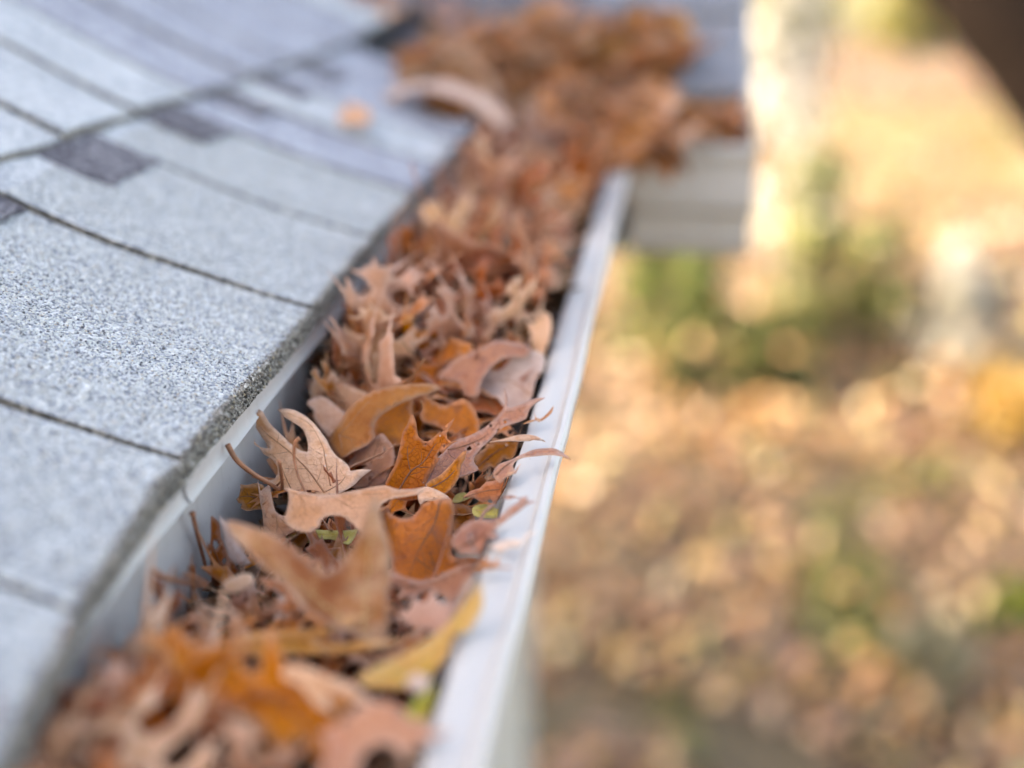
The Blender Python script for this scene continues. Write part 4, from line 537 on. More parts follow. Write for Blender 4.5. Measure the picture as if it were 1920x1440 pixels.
# corner strip joining the two front lips
drip = empty('drip_edge', (0, 0, 0))
tag(drip, 'thin white metal drip edge strip under the shingle overhang', 'drip edge')
DP = [(-.05, .0285), (-.01, .0172), (.0030, .0152), (.0037, .0142), (.0036, .0105), (.0042, .0080), (.0056, .0064)]
extrude_prof('drip_strip', DP, .0006, lin(-.75, -.066, 40), lambda a, b, t: (a + dent(t, 6) * 1.2, t, b + dent(t, 5)), drip)
extrude_prof('drip_strip', [(a + .0011, b + .0002) for a, b in DP], .0006, lin(-.072, .70, 44), lambda a, b, t: (a + dent(t, 6) * 1.2, t, b + dent(t, 5)), drip)

# ---------------------------------------------------------------- house below and beside (out of the shot; the upper wall is added to shade the eave)
M_board = plain_mat('board_paint', (.66, .64, .60), .55, .06, 20)
M_siding = plain_mat('siding_paint', (.50, .47, .43), .6, .08, 14)
fas = empty('fascia', (0, 0, 0)); tag(fas, 'pale painted fascia board behind the gutter', 'fascia')
box('fascia_board', (-.024, -.75, -.16), (-.003, .704, .008), M_board, fas)
box('fascia_board', (-.024, .7075, -.085), (.203, .727, .010), M_board, fas)
box('soffit_panel', (-.40, -.75, -.168), (-.0245, .99, -.161), M_board, fas)
def siding(name, x0, x1, y0, y1, z0, z1, label):
    h = empty(name, ((x0 + x1) / 2, (y0 + y1) / 2, z0)); tag(h, label, 'house wall')
    c = h.location.copy()
    b = box('wall_core', (x0 + .012 - c.x, y0 + .012 - c.y, 0), (x1 - .012 - c.x, y1 - .012 - c.y, z1 - z0), M_siding, h)
    z = z0; dx, dy = x1 - x0, y1 - y0
    while z < z1 - .05:
        zz = min(z + .17, z1) - z0; q = z - z0
        o = .0
        V = [(x0 - .008, y0 - .008, q), (x1 + .008, y0 - .008, q), (x1 + .008, y1 + .008, q), (x0 - .008, y1 + .008, q), (x0 + .004, y0 + .004, zz), (x1 - .004, y0 + .004, zz), (x1 - .004, y1 - .004, zz), (x0 + .004, y1 - .004, zz)]
        mesh_obj('siding_course', [(a - c.x, bb - c.y, d) for a, bb, d in V], [(0, 1, 5, 4), (1, 2, 6, 5), (2, 3, 7, 6), (3, 0, 4, 7), (3, 2, 1, 0), (4, 5, 6, 7)], M_siding, h)
        z += .168
    return h
siding('lower_house_wall', -6, -.36, -4, .98, GZ, -.17, 'lap sided house wall standing below the gutter')
siding('added_shade_wall', -6, -2.6, -3.6, 1.1, .9, 2.75, 'unseen lap sided upper wall added to shade the grey roof and gutter')  # added block, never in view; keeps the sun off roof and gutter
siding('rear_house_wall', -6, -.25, 1.0, 3.0, GZ, -.02, 'lap sided house wall below the back roof')

# ---------------------------------------------------------------- leaves
THK = .00030
def densify(pts, step):
    """smooth closed outline, sharp where the polygon turns back on itself"""
    n = len(pts); P = [Vector(p) for p in pts]; sharp = []
    for i in range(n):
        a = (P[i - 1] - P[i]); b = (P[(i + 1) % n] - P[i])
        sharp.append(a.length < 1e-9 or b.length < 1e-9 or a.angle(b) < math.radians(78))
    out = []
    for i in range(n):
        p1, p2 = P[i], P[(i + 1) % n]
        p0 = P[i - 1] if not sharp[i] else p1 - (p2 - p1) * .5
        p3 = P[(i + 2) % n] if not sharp[(i + 1) % n] else p2 + (p2 - p1) * .5
        k = max(1, int((p2 - p1).length / step))
        for q in range(k):
            t = q / k
            out.append(.5 * ((2 * p1) + (p2 - p0) * t + (2 * p0 - 5 * p1 + 4 * p2 - p3) * t * t + (3 * p1 - p0 - 3 * p2 + p3) * t ** 3))
    return out
def inside(poly, x, y):
    c = False; j = len(poly) - 1
    for i in range(len(poly)):
        xi, yi = poly[i]; xj, yj = poly[j]
        if (yi > y) != (yj > y) and x < (xj - xi) * (y - yi) / (yj - yi) + xi: c = not c
        j = i
    return c
def blade(name, outline, D, N, mats, step, holes=(), uvs=10.0, thk=THK, tips=(), ecurl=.0007, ecw=.004):
    """thin two sided leaf blade; D(u,v)->point, N(u,v)->normal"""
    o = densify(outline, step); pts = [Vector((p.x, p.y)) for p in o]; n0 = len(pts)
    poly = [(p.x, p.y) for p in pts]; edges = [(i, (i + 1) % n0) for i in range(n0)]
    hp = []
    for (hx, hy, hr) in holes:
        k = 9; s = len(pts); ring = []
        for q in range(k):
            rr = hr * (.7 + .6 * abs(noise.noise(Vector((hx * 900 + q * 1.7, hy * 900, 2)))))
            ring.append((hx + rr * math.cos(6.283 * q / k), hy + rr * 1.3 * math.sin(6.283 * q / k)))
        pts += [Vector(r) for r in ring]; edges += [(s + q, s + (q + 1) % k) for q in range(k)]; hp.append(ring)
    xs = [p[0] for p in poly]; ys = [p[1] for p in poly]
    g = step * 1.5; row = 0; y = min(ys)
    A = np.array(poly)
    while y < max(ys):
        x = min(xs) + (g / 2 if row % 2 else 0)
        while x < max(xs):
            if inside(poly, x, y) and np.min(np.hypot(A[:, 0] - x, A[:, 1] - y)) > g * .55: pts.append(Vector((x, y)))
            x += g
        y += g * .87; row += 1
    vv, ee, ff, _, _, _ = delaunay_2d_cdt(pts, edges, [], 0, 1e-7)
    tris = []
    for f in ff:
        cx = sum(vv[i].x for i in f) / len(f); cy = sum(vv[i].y for i in f) / len(f)
        if not inside(poly, cx, cy) or any(inside(h, cx, cy) for h in hp): continue
        a, b, c = (vv[i] for i in f[:3])
        tris.append(tuple(f) if (b - a).cross(c - a) > 0 else tuple(f)[::-1])
    nv = len(vv); V = []; ed = []
    for s in (1, -1):
        for q, p in enumerate(vv):
            if s == 1:
                d = float(np.min(np.hypot(A[:, 0] - p.x, A[:, 1] - p.y))); k = max(0., 1 - d / ecw) ** 2
                ed.append(ecurl * k * (.5 + 1.5 * noise.noise(Vector((p.x * 30, p.y * 30, p.x * 7 + len(vv))))))
            V.append(D(p.x, p.y) + N(p.x, p.y) * (s * thk / 2 + ed[q]))
    cnt = {}
    for t in tris:
        for i in range(3):
            a, b = t[i], t[(i + 1) % 3]; cnt[(a, b)] = 1
    F3 = list(tris) + [tuple(i + nv for i in t[::-1]) for t in tris]; mi = [0] * len(tris) + [1] * len(tris)
    for (a, b) in cnt:
        if (b, a) not in cnt: F3.append((b, a, a + nv, b + nv)); mi.append(1)
    me = bpy.data.meshes.new(name); me.from_pydata(V, [], F3)
    for m in mats: me.materials.append(m)
    me.polygons.foreach_set('material_index', mi)
    uv = me.uv_layers.new(name='UVMap')
    li = np.empty(len(me.loops), np.int32); me.loops.foreach_get('vertex_index', li)
    U2 = np.array([(p.x * uvs, p.y * uvs) for p in vv] * 2, np.float32)
    uv.data.foreach_set('uv', U2[li].reshape(-1))
    rim = me.attributes.new('rim', 'FLOAT', 'POINT'); tipa = me.attributes.new('tip', 'FLOAT', 'POINT')
    onb = set()
    for (a, b) in cnt:
        if (b, a) not in cnt: onb.add(a); onb.add(b)
    rim.data.foreach_set('value', [1.0 if (i % nv) in onb else 0.0 for i in range(2 * nv)])
    tv = [max([0.0] + [1.3 - math.hypot(p.x - a, p.y - b) / r for a, b, r in tips]) for p in vv]
    tipa.data.foreach_set('value', tv + tv)
    me.shade_smooth(); me.update()
    return me
def surf(cu, cv, nz, curl, seed, tw=0.0, cx=0.0, cy=0.0, nf=38.0, crease=None, vee=0.0, fold=0.0):
    def h(x, y):
        z0 = 0.0
        if crease:
            (ax, ay), (bx, by) = crease; L = math.hypot(bx - ax, by - ay); d = ((x - ax) * (by - ay) - (y - ay) * (bx - ax)) / L
            sm = math.sqrt(d * d + 1.2e-6)
            z0 = vee * sm - fold * .5 * (sm - d)
        x -= cx; y -= cy
        r2 = x * x + y * y
        return z0 + .5 * cu * x * x + .5 * cv * y * y + tw * x * y + curl * r2 * math.sqrt(r2) + nz * (noise.noise(Vector((x * nf, y * nf, seed))) + .45 * noise.noise(Vector((x * nf * 2.7, y * nf * 2.7, seed + 5))) + .12 * noise.noise(Vector((x * nf * 7, y * nf * 7, seed + 9))))
    def D(x, y): return Vector((x, y, h(x, y)))
    def N(x, y):
        e = .0006
        return Vector((-(h(x + e, y) - h(x - e, y)) / (2 * e), -(h(x, y + e) - h(x, y - e)) / (2 * e), 1)).normalized()
    return D, N
VEINM = dict(peach=M_vein, tan=M_vein, tanfold=M_vein_pale, orange=M_vein_dark, vivid=M_vein_dark, rust=M_vein_dark, mauve=M_vein_dark, brown=M_vein_dark, ochre=M_vein, yellow=M_vein_pale, pink=M_vein, bleach=M_vein, cream=M_vein_pale, copper=M_vein_dark, lime=M_vein_pale, green=M_vein_pale)
def side_veins(lines, poly, seed):
    out = []; rr = random.Random(seed)
    for ln in lines[:3]:
        c = crom([Vector((a, b, 0)) for a, b in ln], 8); acc = 0; nxt = rr.uniform(.003, .006); sgn = 1
        for i in range(1, len(c)):
            acc += (c[i] - c[i - 1]).length
            if acc < nxt: continue
            nxt = acc + rr.uniform(.0035, .0065); t = (c[i] - c[i - 1]).normalized(); sgn = -sgn
            a = sgn * math.radians(rr.uniform(42, 58)); d = Vector((t.x * math.cos(a) - t.y * math.sin(a), t.x * math.sin(a) + t.y * math.cos(a), 0))
            p = c[i].copy(); L = [(p.x, p.y)]; mx = rr.uniform(.008, .017); s_ = 0
            while s_ < mx:
                q = p + d * .0022; d = (d + t * .10).normalized()
                if not inside(poly, q.x, q.y): break
                p = q; s_ += .0022; L.append((p.x, p.y))
            if len(L) > 2: out.append(L)
    return out
def vein_mesh(name, lines, D, N, r0, mat, parent, side=1, thin=()):
    V = []; Fc = []
    for ln in thin:
        pts = [D(a, b) + N(a, b) * .00010 for a, b in ln]
        v, f = tube(pts, [.00017 * (1 - .6 * i / (len(pts) - 1)) for i in range(len(pts))], 4); o = len(V)
        V += v; Fc += [tuple(i + o for i in t) for t in f]
    for q, ln in enumerate(lines):
        c = crom([Vector((a, b, 0)) for a, b in ln], 6)
        r = r0 * (1 if q == 0 else .62)
        pts = [D(p.x, p.y) + N(p.x, p.y) * (.00012 * side) for p in c]
        rad = [r * (1 - .75 * i / (len(pts) - 1)) for i in range(len(pts))]
        v, f = tube(pts, rad, 5); o = len(V)
        V += v; Fc += [tuple(i + o for i in t) for t in f]
    return mesh_obj(name, V, Fc, mat, parent, True)
def rest(o):
    """bend a leaf piece so that it lies on the gutter lip and stays clear of the back wall"""
    W = o.parent.matrix_world; Wi = W.inverted(); me = o.data
    for vtx in me.vertices:
        p = W @ vtx.co
        if p.y < .57:
            if p.x > .100:
                t = min(1, (p.x - .100) / .009); need = .0028 + .0012 * noise.noise(Vector((p.x * 120, p.y * 120, 1)))
                need = need * t + (-.05) * (1 - t)
                if p.z < need: p.z = need + .15 * (p.z + .03) * .2
            if p.x < .0066 and p.z < .012 and -.4 < p.y: p.x = .0066 + (p.x - .0066) * .06
            if p.z < -.083: p.z = -.083
        vtx.co = Wi @ p
    me.update()
for i, h in enumerate(HEROES):
    u = Vector(h['u']); n = Vector(h['n']); v = n.cross(u)
    root = empty('oak_leaf'); tag(root, h['label'], 'leaf')
    root.matrix_world = Matrix(((u.x, v.x, n.x, h['o'][0]), (u.y, v.y, n.y, h['o'][1]), (u.z, v.z, n.z, h['o'][2]), (0, 0, 0, 1)))
    mm = lambda L: [(a * .001, b * .001) for a, b in L]
    P = mm(h['pts']); cx = sum(p[0] for p in P) / len(P); cy = sum(p[1] for p in P) / len(P)
    D, N = surf(h['cu'], h['cv'], h['nz'], h['curl'], i * 3.7, cx=cx, cy=cy, crease=((mm(h['veins'][0])[0], mm(h['veins'][0])[-1]) if h['veins'] else None), vee=(.16 + .14 * ((i * 37) % 10) / 10) * (1 if i % 3 else -1), fold=h['fold'])
    h0 = D(0, 0).z
    D0 = lambda x, y, D=D, h0=h0: D(x, y) - Vector((0, 0, h0))
    me = blade('blade', P, D0, N, [LM[h['top']], LM[h['bot']]], .0014, [(a * .001, b * .001, r * .001) for a, b, r in h['holes']], tips=[(a * .001, b * .001, r * .001) for a, b, r in h['tips']])
    bpy.context.view_layer.update()
    flat = h['label'].find('shingles') < 0 or h['label'].startswith('pale peach')
    ob = link(bpy.data.objects.new('blade', me), root)
    if flat: rest(ob)
    if h['veins']:
        ob = vein_mesh('veins', [mm(q) for q in h['veins']], D0, N, .00042, VEINM[h['top']], root, thin=side_veins([mm(q) for q in h['veins']], P, i))
        if flat: rest(ob)
    if h['stalk']:
        s = [Vector(p) * .001 for p in h['stalk']]; b0 = D0(s[0].x, s[0].y); s[0] = b0
        pts = c = crom(s, 6)
        V, Fc = tube(pts, [h['srad'] * (.75 + .5 * k / len(c)) for k in range(len(c))], 8)
        mesh_obj('stalk', V, Fc, M_stalk, root, True)
for h in STALKS:
    c = crom([Vector(p) for p in h['pts']], 8); b = c[-1].copy()
    rad = [h['r'] * (1.0 - .3 * k / len(c)) for k in range(len(c))]; rad[0] *= 1.35; rad[1] *= 1.3
    V, Fc = tube([p - b for p in c], rad, 8)
    o = mesh_obj('leaf_stalk', V, Fc, M_stalk, None, True); o.location = b; tag(o, h['label'], 'leaf stalk', 'loose leaf stalks along the gutter')

def oak_outline(R, L):
    """lobed red oak outline, base at 0,0, tip at 0,L"""
    w = R.uniform(.78, 1.08)
    def side(s):
        j = lambda a: a + R.uniform(-.022, .022)
        S = [(.030, .02), (.06, .07), (.12, j(.11)), (.20, .135), (j(.27), .15), (.28, .185), (j(.40), j(.24)), (.27, .225), (j(.27), j(.275)), (.17, .235), (.085, .255), (j(.05), .29), (.055, .335), (.12, .365), (.22, .365), (j(.33), j(.355)), (.34, .40), (j(.54), j(.50)), (.37, .455), (j(.41), j(.56)), (.28, .475), (.17, .465), (.075, .50), (j(.05), .555), (.08, .605), (.15, .63), (j(.27), j(.635)), (.25, .675), (j(.41), j(.81)), (.25, .725), (j(.24), j(.81)), (.15, .735), (.08, .75), (.05, .79), (.065, .845), (j(.17), j(.90)), (.085, .895), (j(.07), j(.955)), (.03, .935)]
        return [(s * a * w, b) for a, b in S]
    Rr = side(1); Lf = side(-1)
    pts = Rr + [(R.uniform(-.03, .03), 1.0)] + Lf[::-1]
    return [(a * L, b * L) for a, b in pts]
def make_leaf_proto(R, L, mats, step):
    o = oak_outline(R, L)
    cu = R.choice((-1, 1)) * R.uniform(8, 42); cv = R.uniform(-24, 24)
    D, N = surf(cu, cv, R.uniform(.003, .007), R.uniform(-30, 90), R.uniform(0, 99), tw=R.uniform(-9, 9), cy=L * .5, nf=26)
    me = blade('oak_leaf', o, D, N, mats, step, uvs=10, thk=.0003, ecurl=.0012, ecw=.006)
    # stalk and midrib joined to the same mesh for the leaves seen blurred
    c = [D(0, L * (.97 - .97 * k / 9)) + N(0, L * (.97 - .97 * k / 9)) * .0002 for k in range(10)]
    e = c[-1]; d = (c[-1] - c[-3]).normalized(); sw = R.uniform(-.02, .02); sz = R.uniform(-.01, .02)
    for k in range(1, 6): c.append(e + d * (L * .055 * k) + Vector((sw * (k / 5) ** 2, 0, sz * (k / 5) ** 2)))
    V, Fc = tube(c, [.00015 + .0005 * min(1, k / 9) for k in range(len(c))], 4)
    bm = bmesh.new(); bm.from_mesh(me); vs = [bm.verts.new(p) for p in V]; bm.verts.ensure_lookup_table()
    for f in Fc:
        fc = bm.faces.new([vs[i] for i in f]); fc.material_index = 2; fc.smooth = True
    bm.to_mesh(me); bm.free(); me.materials.append(M_vein)
    return me
R = random.Random(77)
PAIRS = [('rust', 'tan'), ('orange', 'tan'), ('copper', 'peach'), ('orange', 'peach'), ('tan', 'peach'), ('rust', 'copper'), ('copper', 'tan'), ('orange', 'rust'), ('rust', 'peach'), ('peach', 'tan'), ('brown', 'rust'), ('tan', 'orange'), ('peach', 'copper'), ('copper', 'bleach')]
PROTO = []
for k in range(26):
    a, b = PAIRS[k % len(PAIRS)]
    PROTO.append((make_leaf_proto(R, R.uniform(.062, .112), [LM[a], LM[b]], .0030), a))
FINE = []
for k in range(12):
    a, b = PAIRS[(k * 5) % len(PAIRS)]
    FINE.append((make_leaf_proto(R, R.uniform(.070, .100), [LM[a], LM[b]], .0020), a))
WORD = dict(copper='copper', peach='pale peach', rust='rust brown', orange='orange brown', mauve='mauve brown', brown='dark brown', tan='tan', ochre='ochre', pink='pinkish tan')
def put(proto, loc, rx, ry, rz, label, group, sc=1.0):
    o = bpy.data.objects.new('oak_leaf', proto); link(o)
    o.location = loc; o.rotation_euler = (rx, ry, rz); o.scale = (sc, sc, sc)
    tag(o, label, 'leaf', group)
    return o
def where(x, y):
    side = 'near back wall' if x < .042 else ('by the lip' if x > .078 else 'mid gutter')
    if y < -.17: return ', %s, nearest the camera' % side
    if y < -.04: return ', %s, front' % side
    if y < .07: return ', ' + side
    if y < .52: return ', %s, %s' % (side, 'just past the focus' if y < .2 else ('halfway to the corner' if y < .36 else 'nearing the corner'))
    return ', ' + ('left side' if x < .03 else ('right side' if x > .09 else 'centre'))
def settle(proto, cx, cy, zc, tiltmax, label, group, lim, sc=1.0, up=0.0):
    """place a leaf with its middle at (cx,cy,zc), random heading, keep it inside the trough limits"""
    me, word = proto
    for _ in range(18):
        rz = R.uniform(0, 6.283); rx = R.gauss(0, tiltmax) + up; ry = R.gauss(0, tiltmax)
        M = Matrix.Rotation(rz, 4, 'Z') @ Matrix.Rotation(ry, 4, 'Y') @ Matrix.Rotation(rx, 4, 'X')
        ctr = sum((v.co for v in me.vertices), Vector()) / len(me.vertices)
        loc = Vector((cx, cy, zc)) - M @ (ctr * sc)
        co = [(M @ (v.co * sc)) + loc for v in list(me.vertices)[::4]]
        ok = all(lim(p) for p in co)
        if ok: break
    else: return None
    e = M.to_euler()
    return put(me, loc, e.x, e.y, e.z, label.format(WORD[word]) + where(cx, cy), group, sc)
def trough(p):
    # stays under the shingles' edge, above the floor, and only rests over the lip when high enough
    if p.x < .0045: return False
    if p.z < -.083: return False
    if p.x > .109 and p.z < .0025: return False
    if p.x > .1165: return False
    if p.z < -.020 and p.x > .100: return False
    if p.z < -.036 and p.x > .084: return False
    if p.z < -.052 and p.x > .074: return False
    if p.x < .012 and p.z > .008: return False
    return True
def trough_far(p):
    if p.z < -.083: return False
    if p.x < .004 and p.z < roof_z(p.x) + .004 : return False
    if p.x > .109 and p.y < .57 and p.z < .0025: return False
    if p.x > .118 and p.y < .57: return False
    if p.z < -.0 and p.x > .100 and p.y < .6: return False
    if p.z < -.036 and p.x > .082: return False
    if p.y > .69 and p.z < roof2_z(p.y) - .004: return False
    return True
made = 0
# bed of the gutter in the stretch near and at the focus: lower layers, then up to the surface
def surf_z(y):
    if y < -.16: return -.014
    if y < -.07: return -.028
    if y < .03: return -.030
    return -.030 + min(.036, (y - .03) * .42)
for layer in range(1):
    for k in range(6):
        y = -.30 + .86 * (k + R.random()) / 6
        zc = surf_z(y) - .012
        zone = 'near the bottom of the picture' if y < -.10 else ('in the sharp stretch of the gutter' if y < .07 else 'in the blurred stretch beyond the focus')
        o = settle(R.choice(PROTO), R.uniform(.03, .085), y, zc, .35, '{} oak leaf low in the gutter', 'leaves packed low in the gutter', trough, R.uniform(.75, 1.05))
        made += bool(o)
for k in range(64):       # crisp leaves among the traced ones
    y = -.105 + .20 * (k + R.random()) / 64
    o = settle(R.choice(FINE), R.uniform(.014, .098), y, surf_z(y) + (R.uniform(-.004, .013) if y > -.01 else R.uniform(-.010, .002)), .55 if y > -.01 else .32, '{} pointed oak leaf in the sharp stretch', 'small leaves in the sharp stretch', trough, R.uniform(.5, .8), up=.35)
    made += bool(o)
for k in range(118):       # surface beyond the focus
    y = .06 + .52 * (k / 118) + R.uniform(-.01, .01)
    o = settle(R.choice(PROTO), R.uniform(.014, .102), y, surf_z(y) + R.uniform(-.004, .012), .65, '{} oak leaf on top', 'leaves on the surface beyond the focus', trough, R.uniform(.5, .85), up=.5)
    made += bool(o)
for k in range(74):       # surface near
    y = R.uniform(-.29, -.085)
    xx = R.uniform(.012, .095) if k % 2 else R.uniform(.012, .04)
    if xx < .045 and -.118 < y: xx += .04
    o = settle(R.choice(PROTO), xx, y, surf_z(y) + R.uniform(-.006, .014) + (.008 if xx < .04 and y < -.118 else 0), .5, '{} oak leaf in the blurred foreground', 'leaves on the surface in the foreground', trough, R.uniform(.42, .72), up=.3)
    made += bool(o)
# heap in the inside corner and up the valley
for k in range(62):
    a = R.random()
    x = R.gauss(.062, .05); y = R.gauss(.655, .08)
    if x < .01: y = max(y, .71 - x)
    if not (-.03 < x < .138 and .50 < y < .79): continue
    base = max(-.03, roof2_z(y) if y > .70 else -.03, roof_z(x) if x < .0 else -.03)
    d = ((x - .07) / .11) ** 2 + ((y - .66) / .15) ** 2
    top = max(0.0, .022 * (1 - d))
    z = base + .010 + (top + max(0, -.0 - base)) * R.random()
    if x > .12: z = max(z, .012 if y < .70 else roof2_z(y) + .012)
    o = settle(R.choice(PROTO), x, y, z, .55, '{} oak leaf in the corner heap', 'leaves heaped at the gutter corner', trough_far, R.uniform(.5, .85), up=.35)
    made += bool(o)
for k in range(13):      # drift lying in the valley
    t = R.random(); x = -.02 - .22 * t + R.gauss(0, .02); y = .70 + .24 * t + R.gauss(0, .03)
    z = max(roof_z(x), roof2_z(y)) + .014
    o = settle(R.choice(PROTO), x, y, z, .2, '{} oak leaf in the drift along the roof valley', 'leaves drifted up the roof valley', lambda p: p.z > max(roof_z(p.x), roof2_z(p.y)) - .004, R.uniform(.6, .9))
    made += bool(o)
for k in range(14):      # leaves lying in the return gutter
    o = settle(R.choice(PROTO), R.uniform(.13, .20), R.uniform(.63, .68), R.uniform(.0, .016), .25, '{} oak leaf lying in the short return gutter', 'leaves in the return gutter', lambda p: p.z > -.08 and p.x < .216 and p.y > .594, R.uniform(.5, .75))
    made += bool(o)
print('heap leaves', made)
# crumbled leaf bits filling the trough under the leaves
def litter(name, n, gen, mat, size, parent=None, seed=3, fold=.25):
    rng = np.random.default_rng(seed)
    V = np.zeros((n, 6, 3), np.float32); Cc = np.ones((n, 6, 4), np.float32)
    shape = np.array([(0, -1, 0), (.42, -.2, 0), (.30, .5, 0), (0, 1, 0), (-.30, .5, 0), (-.42, -.2, 0)])
    for i in range(n):
        p, s, col, nrm = gen(rng)
        nrm = Vector(nrm).normalized(); q = nrm.to_track_quat('Z', 'Y').to_matrix() @ Matrix.Rotation(rng.random() * 6.283, 3, 'Z')
        q = np.array(q); sh = shape.copy(); sh[:, 2] = fold * (np.abs(sh[:, 0]) * 1.4 - .25 * sh[:, 1] ** 2) * (rng.random() * 2 - .4)
        V[i] = (sh * s) @ q.T + p; Cc[i, :, :3] = col
    me = bpy.data.meshes.new(name); f = []
    base = np.arange(n)[:, None] * 6
    f = np.concatenate((base + np.array([[0, 1, 2, 3]]), base + np.array([[0, 3, 4, 5]])), 0)
    me.vertices.add(n * 6); me.vertices.foreach_set('co', V.reshape(-1))
    me.loops.add(f.size); me.loops.foreach_set('vertex_index', f.reshape(-1).astype(np.int32))
    me.polygons.add(len(f)); me.polygons.foreach_set('loop_start', (np.arange(len(f)) * 4).astype(np.int32))
    me.update(calc_edges=True)
    at = me.color_attributes.new('Col', 'FLOAT_COLOR', 'POINT'); at.data.foreach_set('color', Cc.reshape(-1))
    me.materials.append(mat)
    return link(bpy.data.objects.new(name, me), parent)
BR = np.array([(.30, .12, .04), (.20, .08, .03), (.36, .20, .11), (.14, .06, .03), (.42, .27, .17), (.26, .15, .09)])
def bits(rng):
    y = -.4 + 1.02 * rng.random(); z = surf_z(y) - .024 + .022 * rng.random()
    x = .012 + (.090 if z > -.03 else (.062 if z > -.05 else .05)) * rng.random()
    return np.array((x, y, z)), .008 + .012 * rng.random(), BR[rng.integers(len(BR))] * (.6 + .6 * rng.random()), (rng.normal() * .5, rng.normal() * .5, 1)
def mound(rng):
    while True:
        x = .070 + .075 * rng.normal(); y = .655 + .085 * rng.normal()
        d = ((x - .07) / .15) ** 2 + ((y - .66) / .19) ** 2
        if (-.055 < x < .135 + .035 * rng.random() and d < 1 and y < .745 + .07 * rng.random() * rng.random() + .02 * math.sin(x * 60)) or (.10 < x < .205 and .63 < y < .70) and y > .53 and not (x < .01 and y < .70 - x): break
    base = max(-.03, roof2_z(y) if y > .69 else -.03, roof_z(x) if x < 0 else -.03)
    if x > .105 and y < .69: base = max(base, .004)
    z = base + .006 + (.016 * (1 - d) + max(0, .006 - base)) * rng.random()
    if x > .115 and y < .70 and y > .63 and x > .14: return np.array((x, y, .004 + .008 * rng.random())), .008 + .008 * rng.random(), GCH[rng.integers(len(GCH))], (rng.normal() * .3, rng.normal() * .3, 1)
    return np.array((x, y, z)), .018 + .018 * rng.random(), GCH[rng.integers(len(GCH))] * (.35 + 1.0 * rng.random()), (rng.normal() * .6, -.5 + rng.normal() * .6, .8)
GCH = np.array([(.60, .26, .12), (.66, .35, .21), (.54, .20, .06), (.62, .31, .19), (.70, .44, .31), (.56, .23, .08), (.40, .15, .06), (.64, .30, .10)])
o = litter('leaf_mound', 1100, mound, M_litter, .02, seed=14, fold=.6)
tag(o, 'mass of crumpled brown leaf pieces inside the corner heap', 'leaf litter', kind='stuff')
o = litter('leaf_crumbs', 3600, bits, M_litter, .01)
tag(o, 'crumbled brown leaf bits filling the gutter under the leaves', 'leaf litter', kind='stuff')

# ---------------------------------------------------------------- yard far below
GC = np.array([(.54, .32, .20), (.62, .40, .26), (.46, .24, .13), (.64, .48, .35), (.50, .36, .14), (.64, .34, .14), (.32, .20, .14), (.50, .31, .25), (.24, .16, .11), (.58, .35, .17), (.54, .32, .27), (.22, .20, .09)])
def yard(rng):
    while True:
        y = 3.2 + 22 * rng.random() ** 1.7; x = -.9 + rng.random() * (2.9 + .25 * y)
        d = noise.noise(Vector((x * .9, y * .9, 3))) + .6 * noise.noise(Vector((x * 2.6, y * 2.6, 8)))
        if rng.random() < .5 + .75 * d: break
    c = GC[rng.integers(len(GC))] * (.55 + .65 * rng.random())
    if noise.noise(Vector((x * 1.5, y * 1.5, 20))) > .34: c = np.array((.26, .26, .07)) * (.5 + .7 * rng.random())
    if rng.random() < .085 and y < 12:  # extra pale leaves tilted to the sun; their colour stands in for glints
        glint_col = np.array([(.86, .78, .60), (.88, .66, .34), (.84, .62, .46), (.86, .80, .40), (.80, .42, .20)])[rng.integers(5)]
        return np.array((x, y, GZ + .03 + .06 * rng.random())),   .045 + .03 * rng.random(), glint_col, (-.83 + rng.normal() * .35, -.4 + rng.normal() * .35, .6)
    return np.array((x, y, GZ + .01 + .05 * rng.random())), .035 + .055 * rng.random(), c, ((rng.normal() * .35, rng.normal() * .35, 1) if rng.random() < .6 else (rng.normal() * 1.1, rng.normal() * 1.1, 1))
o = litter('fallen_leaves', 17000, yard, M_litter, .05, seed=9)
tag(o, 'sunlit fallen leaves carpeting the ground below the house', 'fallen leaves', kind='stuff')

def shrub(name, loc, rx, ry, hgt, n, cols, label, cat='shrub', leaf=.05, stems=6, seed=1, lean=(0, 0), group=None, clumps=26):
    rr = random.Random(seed); root = empty(name, loc); tag(root, label, cat, group)
    cl = []
    for k in range(clumps):
        t = rr.random() ** .8; a = rr.uniform(0, 6.283); q = rr.uniform(.2, 1) * (1 - .45 * t)
        cl.append((lean[0] * t + rx * q * math.cos(a), lean[1] * t + ry * q * math.sin(a), hgt * (.10 + .90 * t), rr.uniform(.10, .22) * (hgt + rx) * .5))
    cl_a = np.array(cl); cols = np.array(cols)
    shade = [rr.uniform(.75, 1.2) for _ in cl]
    def gen(rng):
        i = rng.integers(len(cl)); c = cl_a[i]; d = rng.normal(size=3); d /= np.linalg.norm(d)
        p = c[:3] + d * c[3] * (.4 + .6 * rng.random()); p[2] = max(p[2], .04)
        return p, leaf * (.6 + .7 * rng.random()), cols[rng.integers(len(cols))] * shade[i], tuple(d + rng.normal(size=3) * .6)
    o = litter('foliage', n, gen, M_fol, leaf, root, seed)
    V = []; Fc = []
    for k in range(stems):
        c = rr.choice(cl); pts = crom([(rr.uniform(-.05, .05), rr.uniform(-.05, .05), 0), (c[0] * .35, c[1] * .35, c[2] * .45), (c[0], c[1], c[2])], 5)
        v, f = tube(pts, [.018 * (1 - .7 * i / len(pts)) for i in range(len(pts))], 5); b = len(V); V += v; Fc += [tuple(i + b for i in t) for t in f]
    mesh_obj('stems', V, Fc, plain_mat('bark_' + str(seed), (.12, .085, .06), .9, .3), root)
    return root
PALE = [(.74, .76, .79), (.68, .69, .70), (.78, .80, .84), (.56, .58, .50), (.32, .34, .24)]
